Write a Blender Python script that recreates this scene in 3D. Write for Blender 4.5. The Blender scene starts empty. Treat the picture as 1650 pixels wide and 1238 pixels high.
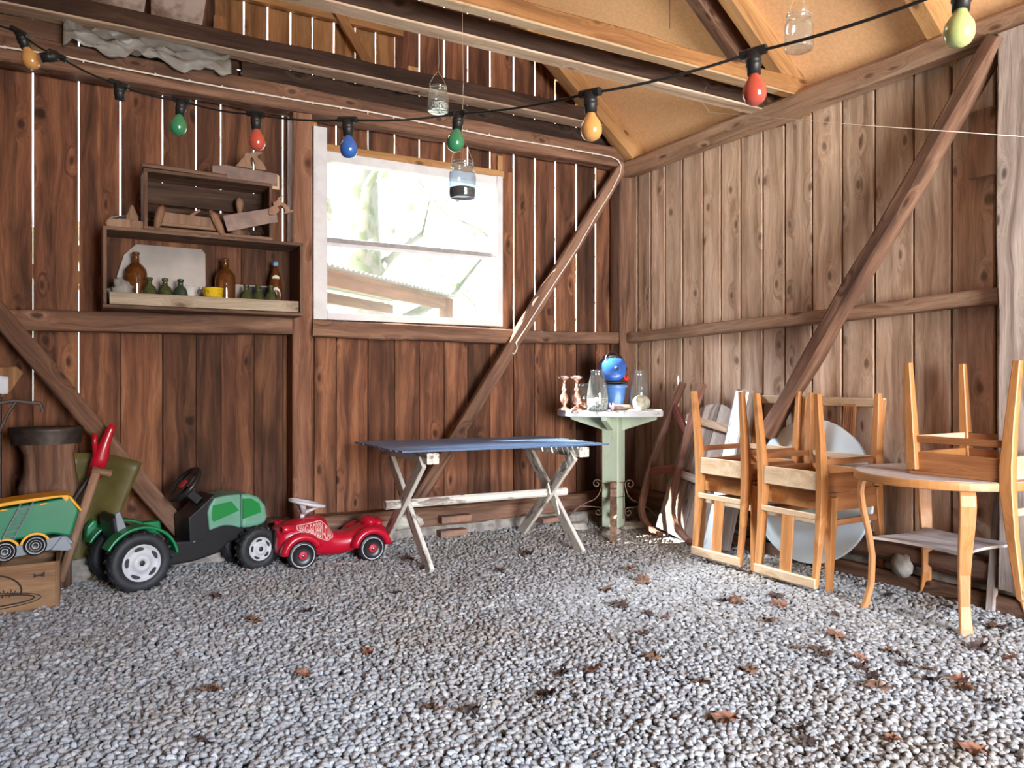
import bpy, math, random
from math import sin, cos, pi, radians, sqrt, atan2
from mathutils import Vector, Matrix, Euler, noise
random.seed(7)
S = bpy.context.scene
COL = S.collection

# ------------------------------------------------------------------ camera
YAW = radians(29.8)
FPX, CX, HY, CAMZ = 1237.0, 825.0, 614.0, 1.05
cam = bpy.data.cameras.new('camera'); camo = bpy.data.objects.new('camera', cam); COL.objects.link(camo)
cam.sensor_width = 36; cam.lens = FPX / 1650 * 36; cam.shift_y = -5 / 1650
cam.clip_start = .02; cam.clip_end = 200
camo.location = (0, 0, CAMZ); camo.rotation_euler = (pi/2, 0, -YAW)
S.camera = camo
# ------------------------------------------------------------------ world, sun, lights, exposure
S.view_settings.view_transform = 'Standard'; S.view_settings.look = 'None'
S.view_settings.gamma = 1; S.view_settings.use_curve_mapping = False
S.view_settings.exposure = 0.10
S.cycles.use_denoising = True
S.cycles.max_bounces = 9; S.cycles.diffuse_bounces = 5; S.cycles.transmission_bounces = 8; S.cycles.transparent_max_bounces = 10
S.cycles.caustics_refractive = False; S.cycles.caustics_reflective = False
S.cycles.sample_clamp_indirect = 6
W = bpy.data.worlds.new('sky'); S.world = W; W.use_nodes = True
wn = W.node_tree; bg = wn.nodes['Background']
tc = wn.nodes.new('ShaderNodeTexCoord'); sep = wn.nodes.new('ShaderNodeSeparateXYZ'); wr = wn.nodes.new('ShaderNodeValToRGB')
wn.links.new(tc.outputs['Generated'], sep.inputs[0]); wn.links.new(sep.outputs[2], wr.inputs[0]); wn.links.new(wr.outputs[0], bg.inputs[0])
wr.color_ramp.elements[0].position = 0.0; wr.color_ramp.elements[0].color = (.55, .60, .62, 1)
wr.color_ramp.elements[1].position = .5; wr.color_ramp.elements[1].color = (.60, .76, 1, 1)
e = wr.color_ramp.elements.new(.08); e.color = (.85, .92, 1, 1)
bg.inputs[1].default_value = 3.2
def sunlamp(direction, energy, color, angle):
    l = bpy.data.lights.new('sun', 'SUN'); l.energy = energy; l.color = color; l.angle = radians(angle)
    o = bpy.data.objects.new('sun', l); COL.objects.link(o)
    o.rotation_euler = Vector(direction).to_track_quat('-Z', 'Y').to_euler(); o.location = (-4, 8, 9)
def arealamp(name, loc, direction, sx, sy, energy, color, spread=180):
    l = bpy.data.lights.new(name, 'AREA'); l.shape = 'RECTANGLE'; l.size = sx; l.size_y = sy
    l.energy = energy; l.color = color; l.spread = radians(spread)
    o = bpy.data.objects.new(name, l); COL.objects.link(o)
    o.location = loc; o.rotation_euler = Vector(direction).to_track_quat('-Z', 'Y').to_euler()
sunlamp((.55, -.305, -.69), 95, (1, .93, .82), .4)
arealamp('doorway_daylight', (1.75, -3.3, 1.25), (.30, 1, .05), 2.2, 2.3, 215, (1, .94, .88), 95)
arealamp('sky_through_door', (2.4, -9, 4.25), (-.04, 1, -.32), 5, 1.3, 3800, (.54, .74, 1))
arealamp('sky_through_window', (-.6, 8.6, 6.2), (.42, -.65, -.72), 3, 2.2, 5200, (.86, .93, 1))

# ------------------------------------------------------------------ pixel -> point
FX, FY = sin(YAW), cos(YAW)
def ray(px, py):
    k = (px - CX) / FPX
    return Vector((FX + FY * k, FY - FX * k, (HY - py) / FPX))
def P(px, py, Y=None, X=None, Z=None, d=None):
    r = ray(px, py)
    if Y is not None: t = Y / r.y
    elif X is not None: t = X / r.x
    elif Z is not None: t = (Z - CAMZ) / r.z
    else: t = d
    return Vector((r.x * t, r.y * t, CAMZ + r.z * t))
def V(*a): return Vector(a)

# ------------------------------------------------------------------ materials
MAT = {}
def N(nt, typ, **kw):
    n = nt.nodes.new(typ)
    for k, v in kw.items():
        if k.startswith('i_'): n.inputs[k[2:]].default_value = v
        else: setattr(n, k, v)
    return n
def newmat(name):
    m = bpy.data.materials.new(name); m.use_nodes = True
    b = m.node_tree.nodes['Principled BSDF']; MAT[name] = m
    return m, m.node_tree, b
def c4(c): return (c[0], c[1], c[2], 1)
def wood(name, dark, mid, light, rough=.75, var=.35, knots=.8, stain=.5, stain_c=None, bump=.35, gs=1.0, spec=.25, peel=None):
    m, nt, b = newmat(name); L = nt.links.new
    a = N(nt, 'ShaderNodeAttribute', attribute_name='gc'); r = N(nt, 'ShaderNodeAttribute', attribute_name='rn')
    # slow warp so grain lines wander
    w = N(nt, 'ShaderNodeTexNoise'); w.inputs['Scale'].default_value = 2.2; w.inputs['Detail'].default_value = 2
    mp0 = N(nt, 'ShaderNodeMapping'); mp0.inputs['Scale'].default_value = (2.5, 2.5, .8)
    L(a.outputs['Vector'], mp0.inputs[0]); L(mp0.outputs[0], w.inputs['Vector'])
    vm = N(nt, 'ShaderNodeVectorMath', operation='MULTIPLY_ADD'); vm.inputs[1].default_value = (.09, .09, 0)
    L(w.outputs['Color'], vm.inputs[0]); L(a.outputs['Vector'], vm.inputs[2])
    # knots
    sx_ = N(nt, 'ShaderNodeSeparateXYZ'); L(vm.outputs[0], sx_.inputs[0]); sy_ = N(nt, 'ShaderNodeMath', operation='ADD'); L(sx_.outputs[0], sy_.inputs[0]); L(sx_.outputs[1], sy_.inputs[1])
    cb_ = N(nt, 'ShaderNodeCombineXYZ'); L(sy_.outputs[0], cb_.inputs[0]); L(sx_.outputs[2], cb_.inputs[1])
    mk = N(nt, 'ShaderNodeMapping'); mk.inputs['Scale'].default_value = (7*gs, 3.3*gs, 1)
    L(cb_.outputs[0], mk.inputs[0])
    vk = N(nt, 'ShaderNodeTexVoronoi', voronoi_dimensions='2D'); vk.inputs['Scale'].default_value = 1; L(mk.outputs[0], vk.inputs['Vector'])
    kr = N(nt, 'ShaderNodeMapRange'); kr.inputs['From Min'].default_value = .05; kr.inputs['From Max'].default_value = .12
    kr.inputs['To Min'].default_value = 1; kr.inputs['To Max'].default_value = 0; L(vk.outputs['Distance'], kr.inputs['Value'])
    # grain, pushed outwards around the knots
    kw = N(nt, 'ShaderNodeMapRange'); kw.inputs['From Min'].default_value = 0; kw.inputs['From Max'].default_value = .38; kw.inputs['To Min'].default_value = 1; kw.inputs['To Max'].default_value = 0; kw.interpolation_type = 'SMOOTHSTEP'; L(vk.outputs['Distance'], kw.inputs['Value'])
    kc = N(nt, 'ShaderNodeSeparateColor'); L(vk.outputs['Color'], kc.inputs[0]); kg = N(nt, 'ShaderNodeMath', operation='GREATER_THAN'); kg.inputs[1].default_value = .62; L(kc.outputs[0], kg.inputs[0])
    ko = N(nt, 'ShaderNodeMath', operation='MULTIPLY'); L(kw.outputs[0], ko.inputs[0]); L(kg.outputs[0], ko.inputs[1]); kw = ko
    ko2 = N(nt, 'ShaderNodeMath', operation='MULTIPLY'); L(kr.outputs[0], ko2.inputs[0]); L(kg.outputs[0], ko2.inputs[1]); kr = ko2
    ka = N(nt, 'ShaderNodeVectorMath', operation='MULTIPLY_ADD'); ka.inputs[1].default_value = (.055, .055, 0)
    L(kw.outputs[0], ka.inputs[0]); L(vm.outputs[0], ka.inputs[2])
    m1 = N(nt, 'ShaderNodeMapping'); m1.inputs['Scale'].default_value = (15*gs, 15*gs, .75*gs); L(ka.outputs[0], m1.inputs[0])
    g1 = N(nt, 'ShaderNodeTexNoise'); g1.inputs['Scale'].default_value = 1; g1.inputs['Detail'].default_value = 4; g1.inputs['Roughness'].default_value = .6; g1.inputs['Distortion'].default_value = .8
    L(m1.outputs[0], g1.inputs['Vector'])
    m2 = N(nt, 'ShaderNodeMapping'); m2.inputs['Scale'].default_value = (190*gs, 190*gs, 6*gs); L(ka.outputs[0], m2.inputs[0])
    g2 = N(nt, 'ShaderNodeTexNoise'); g2.inputs['Scale'].default_value = 1; g2.inputs['Detail'].default_value = 3; L(m2.outputs[0], g2.inputs['Vector'])
    cr = N(nt, 'ShaderNodeValToRGB'); el = cr.color_ramp.elements
    el[0].position = .30; el[0].color = c4(dark); el[1].position = .72; el[1].color = c4(light)
    e = el.new(.5); e.color = c4(mid); L(g1.outputs['Fac'], cr.inputs[0])
    mx = N(nt, 'ShaderNodeMix', data_type='RGBA', blend_type='MULTIPLY'); mx.inputs['Factor'].default_value = .75
    fr = N(nt, 'ShaderNodeMapRange'); fr.inputs['From Min'].default_value = .3; fr.inputs['From Max'].default_value = .7
    fr.inputs['To Min'].default_value = .74; fr.inputs['To Max'].default_value = 1.14; L(g2.outputs['Fac'], fr.inputs['Value'])
    L(cr.outputs[0], mx.inputs['A']); L(fr.outputs[0], mx.inputs['B'])
    # knots dark
    mk2 = N(nt, 'ShaderNodeMix', data_type='RGBA'); mk2.inputs['B'].default_value = (dark[0]*.45, dark[1]*.4, dark[2]*.4, 1)
    km = N(nt, 'ShaderNodeMath', operation='MULTIPLY'); km.inputs[1].default_value = knots; L(kr.outputs[0], km.inputs[0])
    L(km.outputs[0], mk2.inputs['Factor']); L(mx.outputs['Result'], mk2.inputs['A'])
    # stains
    m3 = N(nt, 'ShaderNodeMapping'); m3.inputs['Scale'].default_value = (9, 9, 1.6); L(vm.outputs[0], m3.inputs[0])
    g3 = N(nt, 'ShaderNodeTexNoise'); g3.inputs['Scale'].default_value = 1; g3.inputs['Detail'].default_value = 6; L(m3.outputs[0], g3.inputs['Vector'])
    sr = N(nt, 'ShaderNodeMapRange'); sr.inputs['From Min'].default_value = .47; sr.inputs['From Max'].default_value = .70
    sr.inputs['To Max'].default_value = stain; L(g3.outputs['Fac'], sr.inputs['Value'])
    ms = N(nt, 'ShaderNodeMix', data_type='RGBA'); sc = stain_c or (dark[0]*.5, dark[1]*.5, dark[2]*.5)
    ms.inputs['B'].default_value = c4(sc); L(sr.outputs[0], ms.inputs['Factor']); L(mk2.outputs['Result'], ms.inputs['A'])
    # value per piece
    hv = N(nt, 'ShaderNodeHueSaturation'); vr = N(nt, 'ShaderNodeMapRange')
    vr.inputs['To Min'].default_value = 1 - var; vr.inputs['To Max'].default_value = 1 + var; L(r.outputs['Fac'], vr.inputs['Value'])
    L(vr.outputs[0], hv.inputs['Value']); L(ms.outputs['Result'], hv.inputs['Color'])
    out = hv.outputs[0]
    if peel:   # chipped paint over the wood
        m4 = N(nt, 'ShaderNodeMapping'); m4.inputs['Scale'].default_value = (20, 20, 5); L(a.outputs['Vector'], m4.inputs[0])
        g4 = N(nt, 'ShaderNodeTexNoise'); g4.inputs['Scale'].default_value = 1; g4.inputs['Detail'].default_value = 8; g4.inputs['Roughness'].default_value = .65
        L(m4.outputs[0], g4.inputs['Vector'])
        pr = N(nt, 'ShaderNodeMapRange'); pr.inputs['From Min'].default_value = peel[1]; pr.inputs['From Max'].default_value = peel[1] + .05; L(g4.outputs['Fac'], pr.inputs['Value'])
        mp = N(nt, 'ShaderNodeMix', data_type='RGBA'); mp.inputs['A'].default_value = c4(peel[0]); L(pr.outputs[0], mp.inputs['Factor']); L(out, mp.inputs['B'])
        pm2 = N(nt, 'ShaderNodeMix', data_type='RGBA', blend_type='MULTIPLY'); pm2.inputs['Factor'].default_value = .35
        L(mp.outputs['Result'], pm2.inputs['A']); L(fr.outputs[0], pm2.inputs['B'])
        out = pm2.outputs['Result']
    L(out, b.inputs['Base Color'])
    b.inputs['Roughness'].default_value = rough; b.inputs['Specular IOR Level'].default_value = spec
    bp = N(nt, 'ShaderNodeBump'); bp.inputs['Strength'].default_value = bump; bp.inputs['Distance'].default_value = .004
    ad = N(nt, 'ShaderNodeMath', operation='ADD'); L(g1.outputs['Fac'], ad.inputs[0]); L(g2.outputs['Fac'], ad.inputs[1])
    L(ad.outputs[0], bp.inputs['Height']); L(bp.outputs[0], b.inputs['Normal'])
    return m
def plain(name, color, rough=.5, metal=0, coat=0, trans=0, var=.0, vs=30, c2=None, bump=0, spec=.5, ior=1.45, alpha=1, lo=.4, hi=.6):
    m, nt, b = newmat(name); L = nt.links.new
    b.inputs['Base Color'].default_value = c4(color); b.inputs['Roughness'].default_value = rough
    b.inputs['Metallic'].default_value = metal; b.inputs['Coat Weight'].default_value = coat
    b.inputs['Transmission Weight'].default_value = trans; b.inputs['IOR'].default_value = ior
    b.inputs['Specular IOR Level'].default_value = spec; b.inputs['Alpha'].default_value = alpha
    if var or c2 or bump:
        t = N(nt, 'ShaderNodeTexCoord'); n = N(nt, 'ShaderNodeTexNoise'); n.inputs['Scale'].default_value = vs; n.inputs['Detail'].default_value = 6
        L(t.outputs['Object'], n.inputs['Vector'])
        cr = N(nt, 'ShaderNodeValToRGB'); k = 1 - var
        cr.color_ramp.elements[0].position = lo; cr.color_ramp.elements[1].position = hi
        cr.color_ramp.elements[0].color = c4(c2) if c2 else c4([x*k for x in color]); cr.color_ramp.elements[1].color = c4(color)
        L(n.outputs['Fac'], cr.inputs[0]); L(cr.outputs[0], b.inputs['Base Color'])
        if bump:
            bp = N(nt, 'ShaderNodeBump'); bp.inputs['Strength'].default_value = bump; bp.inputs['Distance'].default_value = .01
            L(n.outputs['Fac'], bp.inputs['Height']); L(bp.outputs[0], b.inputs['Normal'])
    return m
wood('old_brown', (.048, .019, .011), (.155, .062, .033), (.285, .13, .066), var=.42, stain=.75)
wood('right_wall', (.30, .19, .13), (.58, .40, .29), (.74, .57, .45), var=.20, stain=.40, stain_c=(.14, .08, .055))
wood('beam_old', (.07, .034, .022), (.18, .095, .062), (.30, .175, .12), var=.15, stain=.5, rough=.8, bump=.6)
wood('post_wood', (.11, .048, .028), (.23, .108, .066), (.33, .175, .115), var=.1, stain=.35, rough=.8, bump=.5)
wood('beam_pale', (.16, .085, .05), (.34, .205, .135), (.50, .34, .24), var=.12, stain=.35, rough=.8, bump=.6)
wood('beam_white', (.34, .22, .15), (.60, .44, .33), (.74, .60, .49), var=.1, stain=.4, rough=.85, bump=.5, stain_c=(.2, .12, .08))
wood('new_pine', (.30, .15, .06), (.48, .26, .11), (.60, .36, .17), var=.10, stain=.25, stain_c=(.2, .09, .04), gs=.9, knots=.9)
wood('gable_pine', (.16, .07, .025), (.32, .15, .058), (.42, .22, .09), var=.18, stain=.35, gs=.9)
wood('chair_wood', (.33, .13, .038), (.45, .19, .060), (.53, .26, .10), var=.12, stain=.12, rough=.42, knots=.25, bump=.08, spec=.5)
wood('chair_pale', (.42, .27, .15), (.54, .38, .24), (.62, .47, .33), var=.08, stain=.1, rough=.5, knots=.1, bump=.08, spec=.4)
wood('chair_dark', (.22, .08, .03), (.32, .13, .05), (.40, .18, .075), var=.08, stain=.12, rough=.5, knots=.1, bump=.08, spec=.4)
wood('dusty_top', (.38, .31, .28), (.50, .43, .40), (.60, .53, .50), var=.06, stain=.1, rough=.6, knots=.0, bump=.05)
wood('grey_board', (.16, .12, .10), (.38, .31, .28), (.56, .48, .44), var=.2, stain=.4, rough=.85)
wood('white_peel', (.16, .12, .10), (.34, .28, .24), (.5, .44, .40), var=.08, stain=.3, rough=.8, peel=((.66, .62, .56), .53))
wood('white_plank', (.2, .16, .14), (.4, .34, .3), (.5, .44, .40), var=.08, stain=.2, rough=.8, peel=((.66, .70, .74), .6))
wood('green_paint', (.34, .30, .20), (.5, .46, .34), (.6, .56, .44), var=.05, stain=.25, rough=.7, peel=((.50, .60, .47), .60), stain_c=(.3, .28, .16))
wood('blue_paint', (.05, .08, .14), (.10, .17, .30), (.16, .26, .42), var=.12, stain=.1, rough=.32, knots=.1, spec=.6, bump=.15)
wood('sled_wood', (.10, .045, .032), (.23, .115, .085), (.36, .21, .165), var=.1, stain=.3, rough=.6, knots=.0)
wood('sled_red', (.14, .035, .025), (.25, .075, .055), (.34, .13, .10), var=.1, stain=.3, rough=.6, knots=.0)
wood('crate_wood', (.12, .06, .028), (.24, .125, .062), (.33, .19, .10), var=.1, stain=.35, rough=.8)
wood('shelf_wood', (.085, .045, .032), (.20, .115, .08), (.30, .19, .135), var=.2, stain=.45, rough=.85)
wood('shelf_pale', (.20, .15, .11), (.36, .29, .22), (.46, .39, .31), var=.05, stain=.3, rough=.85)
wood('tool_wood', (.16, .085, .05), (.27, .155, .10), (.36, .23, .155), var=.2, stain=.2, rough=.6, knots=0)
wood('dark_plank', (.03, .018, .014), (.07, .04, .03), (.12, .075, .055), var=.2, stain=.5, rough=.9)
plain('roof_panel', (.88, .53, .28), .85, var=.10, vs=55, bump=.15)
plain('window_white', (.68, .68, .72), .55, var=.10, vs=12)
plain('window_edge', (.33, .31, .32), .6, var=.2, vs=30)
plain('cable_white', (.72, .66, .60), .5)
plain('cable_black', (.012, .012, .013), .45)
def thin_glass(name, tint, f0=.04, haze=.0):
    m = bpy.data.materials.new(name); m.use_nodes = True; nt = m.node_tree; MAT[name] = m; L = nt.links.new
    nt.nodes.remove(nt.nodes['Principled BSDF']); out = nt.nodes['Material Output']
    tr = N(nt, 'ShaderNodeBsdfTransparent'); tr.inputs[0].default_value = c4(tint)
    gl = N(nt, 'ShaderNodeBsdfGlossy'); gl.inputs['Roughness'].default_value = .04; gl.inputs['Color'].default_value = (.9, .95, 1, 1)
    lw = N(nt, 'ShaderNodeLayerWeight'); lw.inputs['Blend'].default_value = .5
    pw = N(nt, 'ShaderNodeMath', operation='POWER'); pw.inputs[1].default_value = 3; L(lw.outputs['Facing'], pw.inputs[0])
    mr = N(nt, 'ShaderNodeMapRange'); mr.inputs['To Min'].default_value = f0; mr.inputs['To Max'].default_value = .75; L(pw.outputs[0], mr.inputs['Value'])
    mx = N(nt, 'ShaderNodeMixShader'); L(mr.outputs[0], mx.inputs[0]); L(tr.outputs[0], mx.inputs[1]); L(gl.outputs[0], mx.inputs[2])
    last = mx
    if haze:
        df = N(nt, 'ShaderNodeBsdfDiffuse'); df.inputs[0].default_value = (.8, .82, .82, 1); m2 = N(nt, 'ShaderNodeMixShader'); m2.inputs[0].default_value = haze
        L(mx.outputs[0], m2.inputs[1]); L(df.outputs[0], m2.inputs[2]); last = m2
    L(last.outputs[0], out.inputs[0])
thin_glass('glass', (.95, .97, .97), .05, .03)
thin_glass('glass_blue', (.86, .92, .97), .05, .03)
thin_glass('pane_glass', (.97, .98, .98), .03, .05)
plain('brown_glass', (.20, .065, .015), .08, trans=.55, coat=.3)
plain('green_glass', (.10, .12, .045), .1, trans=.5, coat=.3)
plain('dark_glass', (.03, .05, .035), .1, coat=.3)
for n_, c_ in (('bulb_orange', (.60, .30, .10)), ('bulb_green', (.035, .21, .10)), ('bulb_red', (.44, .07, .045)), ('bulb_blue', (.025, .11, .40)), ('bulb_yellow', (.48, .55, .22))):
    plain(n_, c_, .18, coat=1)
plain('green_plastic', (.006, .20, .07), .35, var=.15, vs=8)
plain('green_bright', (.005, .19, .035), .4)
plain('green_faded', (.13, .31, .22), .45, var=.15, vs=6)
plain('green_truck', (.006, .19, .08), .38, var=.1, vs=8)
plain('yellow_plastic', (.75, .36, .01), .4)
plain('black_plastic', (.014, .014, .016), .33)
plain('tyre_black', (.022, .023, .026), .6, var=.3, vs=40)
plain('rim_white', (.50, .50, .52), .45, var=.08, vs=20)
plain('hub_dark', (.02, .02, .022), .5)
plain('grey_plastic', (.22, .24, .27), .4)
plain('silver_plastic', (.55, .53, .56), .35)
plain('red_plastic', (.42, .005, .022), .28, coat=.4)
plain('red_dusty', (.45, .02, .05), .45)
plain('decal_pink', (.60, .42, .38), .4)
plain('decal_red', (.40, .02, .03), .4)
plain('iron_rust', (.20, .12, .09), .65, metal=.5, var=.5, vs=35, c2=(.32, .20, .14))
plain('iron_dark', (.07, .055, .05), .5, metal=.7, var=.3, vs=30)
plain('steel', (.55, .55, .58), .3, metal=1)
plain('saw_steel', (.17, .11, .09), .45, metal=.35, var=.3, vs=14)
plain('copper', (.86, .52, .40), .25, metal=.75)
plain('blue_glaze', (.035, .14, .55), .15, coat=1, var=.3, vs=9)
plain('blue_pot', (.09, .24, .62), .25, coat=.6, var=.25, vs=7)
plain('dark_lid', (.035, .022, .02), .6, var=.3, vs=25)
plain('red_flower', (.75, .03, .02), .5)
plain('pink_shell', (.72, .48, .58), .5)
plain('stone_brown', (.22, .15, .12), .8, var=.4, vs=20, bump=.3)
plain('stone_pale', (.52, .49, .42), .85, var=.25, vs=22, bump=.4)
plain('moss_stone', (.56, .54, .45), .9, c2=(.22, .25, .12), vs=18, bump=.4, lo=.3, hi=.5)
plain('jar_fill_dark', (.06, .045, .03), .9, c2=(.02, .015, .012), vs=220, bump=.8)
plain('jar_fill_grey', (.62, .64, .60), .9, c2=(.12, .12, .11), vs=130, bump=.9, lo=.42, hi=.52)
plain('concrete', (.34, .31, .28), .95, c2=(.19, .165, .145), vs=14, bump=.9)
plain('brick', (.32, .17, .11), .9, c2=(.20, .13, .10), vs=16, bump=.6)
plain('paper', (.62, .66, .78), .5, bump=.3, vs=18)
plain('film', (.42, .41, .39), .3, trans=.25, alpha=.8, bump=.2, vs=14)
plain('panel_paint', (.46, .40, .37), .85, c2=(.17, .11, .085), vs=7, lo=.38, hi=.52)
plain('mirror_grey', (.25, .22, .20), .32, metal=.45, var=.2, vs=5)  # grey base colour stands in for what the mirror reflects
plain('disc_white', (.74, .84, .90), .22, var=.10, vs=4, coat=.3, spec=.6)  # bright window reflection put into the pale base colour
plain('cup_yellow', (.72, .48, .02), .4, c2=(.22, .13, .01), vs=60, lo=.34, hi=.42)
plain('milk_white', (.6, .6, .6), .3)
plain('cap_blue', (.15, .35, .60), .4)
plain('label_white', (.6, .56, .52), .6)
plain('olive_tarp', (.12, .10, .028), .45, var=.3, vs=7)
plain('string', (.42, .34, .26), .9)
plain('leaf_brown', (.19, .095, .05), .8, c2=(.09, .045, .028), vs=45)
plain('leaf_rust', (.27, .115, .065), .75, c2=(.15, .06, .035), vs=45)
plain('leaf_dark', (.085, .048, .036), .85, c2=(.035, .02, .016), vs=45)
plain('ink', (.028, .02, .017), .8)
plain('soil', (.22, .19, .17), .95, c2=(.12, .10, .085), vs=30, bump=1)
plain('hill_pale', (.30, .32, .26), .95, c2=(.16, .19, .12), vs=1.2)
plain('bark_pale', (.21, .20, .16), .95, c2=(.11, .13, .07), vs=5, lo=.42, hi=.56)
plain('leafy', (.34, .42, .22), .8, c2=(.24, .32, .15), vs=6)
plain('rock_out', (.34, .34, .32), .95, c2=(.17, .18, .17), vs=2.5)
plain('sheet_white', (.42, .43, .42), .5, var=.12, vs=6)
wood('outdoor_beam', (.13, .065, .03), (.20, .10, .05), (.26, .14, .07), var=.1, stain=.1, knots=.2)

# ------------------------------------------------------------------ mesh builder
class MB:
    def __init__(s): s.v = []; s.f = []; s.mi = []; s.sm = []; s.gc = []; s.rn = []; s.mats = []
    def mat(s, name):
        if name not in s.mats: s.mats.append(name)
        return s.mats.index(name)
    def add(s, vs, fs, mat, smooth=False, gc=None, rn=None):
        b = len(s.v); k = s.mat(mat); s.v += [tuple(x) for x in vs]
        off = V(random.uniform(-50, 50), random.uniform(-50, 50), random.uniform(-50, 50))
        s.gc += [tuple(V(*g) + off) for g in (gc or vs)]
        q = random.random() if rn is None else rn
        s.rn += [q] * len(vs)
        for f in fs: s.f.append([b + i for i in f]); s.mi.append(k); s.sm.append(smooth)
    def loft(s, rings, mat, smooth=False, gc=None, cap=True, rn=None, closed=True):
        n = len(rings[0]); vs = [p for r in rings for p in r]; fs = []
        for i in range(len(rings) - 1):
            for j in range(n if closed else n - 1):
                k = (j + 1) % n
                fs.append((i*n + j, i*n + k, (i+1)*n + k, (i+1)*n + j))
        if cap: fs.append(list(range(n))[::-1]); fs.append([(len(rings)-1)*n + j for j in range(n)])
        s.add(vs, fs, mat, smooth, gc, rn)
    # chamfered bar from p0 to p1; w is measured sideways, h along up
    def bar(s, p0, p1, w, h, mat, up=(0, 0, 1), bev=.004, seg=1, rough=0, w1=None, h1=None, rn=None, sweep=0, freq=2.0):
        p0 = V(*p0); p1 = V(*p1); d = p1 - p0; Ln = d.length; d.normalize()
        u = V(*up); sx = d.cross(u)
        if sx.length < 1e-4: sx = d.cross(V(1, 0, 0))
        sx.normalize(); uu = sx.cross(d).normalized()
        w1 = w if w1 is None else w1; h1 = h if h1 is None else h1
        rings = []; gc = []; sd = V(random.uniform(-99, 99), random.uniform(-99, 99), random.uniform(-99, 99))
        for i in range(seg + 1):
            t = i / seg; a = (w + (w1 - w)*t)/2; c = (h + (h1 - h)*t)/2; q = min(bev, a*.9, c*.9)
            pts = [(a-q, -c), (a, -c+q), (a, c-q), (a-q, c), (-a+q, c), (-a, c-q), (-a, -c+q), (-a+q, -c)]
            bend = uu * (sweep * sin(pi * t)); ring = []
            if rough: bend += sx*rough*.8*noise.noise(sd + V(t*Ln*freq, 7, 0)) + uu*rough*.8*noise.noise(sd + V(0, t*Ln*freq, 3))
            for (x, y) in pts:
                k = 1 + (rough / max(a, c)) * 1.1 * noise.noise(sd + V(x*6, y*6, t*Ln*freq*1.5)) if rough else 1
                ring.append(p0 + d*(t*Ln) + sx*x*k + uu*y*k + bend); gc.append((x, y, t*Ln))
            rings.append(ring)
        s.loft(rings, mat, False, gc, True, rn)
    def box(s, c, size, mat, R=None, bev=.003, along=2, rn=None):
        c = V(*c); ax = [V(1, 0, 0), V(0, 1, 0), V(0, 0, 1)]
        if R is not None: ax = [R @ a for a in ax]
        o = [i for i in range(3) if i != along]
        d = ax[along] * size[along] / 2
        s.bar(c - d, c + d, size[o[0]] if abs((d.normalized().cross(ax[o[1]])).dot(ax[o[0]])) > .5 else size[o[1]], size[o[1]], mat, up=ax[o[1]], bev=bev, rn=rn)
    def sect(s, secs, mat, bev=.003, rn=None, smooth=False):   # vertical-ish leg: (cx, cy, z, wx, wy)
        rings = []; gc = []
        for (x, y, z, wx, wy) in secs:
            a, c = wx/2, wy/2; q = min(bev, a*.8, c*.8)
            pts = [(a-q, -c), (a, -c+q), (a, c-q), (a-q, c), (-a+q, c), (-a, c-q), (-a, -c+q), (-a+q, -c)]
            rings.append([V(x+u, y+v, z) for u, v in pts]); gc += [(u, v, z) for u, v in pts]
        if secs[0][2] > secs[-1][2]: rings = rings[::-1]; gc = sum([gc[i*8:i*8+8] for i in range(len(secs))][::-1], [])
        s.loft(rings, mat, smooth, gc, True, rn)
    def tube(s, pts, r, mat, n=8, closed=False, rs=None, cap=True, flat=None):
        pts = [V(*p) for p in pts]; rings = []; gc = []; ref = None; acc = 0; m = len(pts)
        for i, p in enumerate(pts):
            if closed: t = pts[(i+1) % m] - pts[i-1]
            else: t = pts[min(i+1, m-1)] - pts[max(i-1, 0)]
            t.normalize()
            if ref is None:
                ref = t.cross(V(0, 0, 1)) if flat is None else V(*flat)
                if ref.length < 1e-3: ref = t.cross(V(1, 0, 0))
            ref = (ref - t*ref.dot(t)).normalized(); b = t.cross(ref)
            rr = rs[i] if rs else r; ra, rb = (rr if isinstance(rr, tuple) else (rr, rr))
            if i: acc += (p - pts[i-1]).length
            rings.append([p + ref*cos(2*pi*j/n)*ra + b*sin(2*pi*j/n)*rb for j in range(n)])
            gc += [(cos(2*pi*j/n)*ra, sin(2*pi*j/n)*rb, acc) for j in range(n)]
        if closed: rings.append(rings[0]); gc += gc[:n]
        s.loft(rings, mat, True, gc, cap and not closed)
    def strip(s, pts, w, h, mat, side, bev=.001):   # flat bent bar: w along side, h across
        s.tubebox([V(*p) for p in pts], w, h, mat, V(*side))
    def tubebox(s, pts, w, h, mat, side):
        rings = []; gc = []; acc = 0; m = len(pts)
        for i, p in enumerate(pts):
            t = (pts[min(i+1, m-1)] - pts[max(i-1, 0)]).normalized(); sd = (side - t*side.dot(t)).normalized(); n_ = t.cross(sd)
            if i: acc += (p - pts[i-1]).length
            ww = w[i] if isinstance(w, (list, tuple)) else w; hh = h[i] if isinstance(h, (list, tuple)) else h
            q = min(ww, hh) * .18
            cs = [(ww/2-q, -hh/2), (ww/2, -hh/2+q), (ww/2, hh/2-q), (ww/2-q, hh/2), (-ww/2+q, hh/2), (-ww/2, hh/2-q), (-ww/2, -hh/2+q), (-ww/2+q, -hh/2)]
            rings.append([p + sd*a + n_*b for a, b in cs]); gc += [(a, b, acc) for a, b in cs]
        s.loft(rings, mat, False, gc, True)
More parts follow.
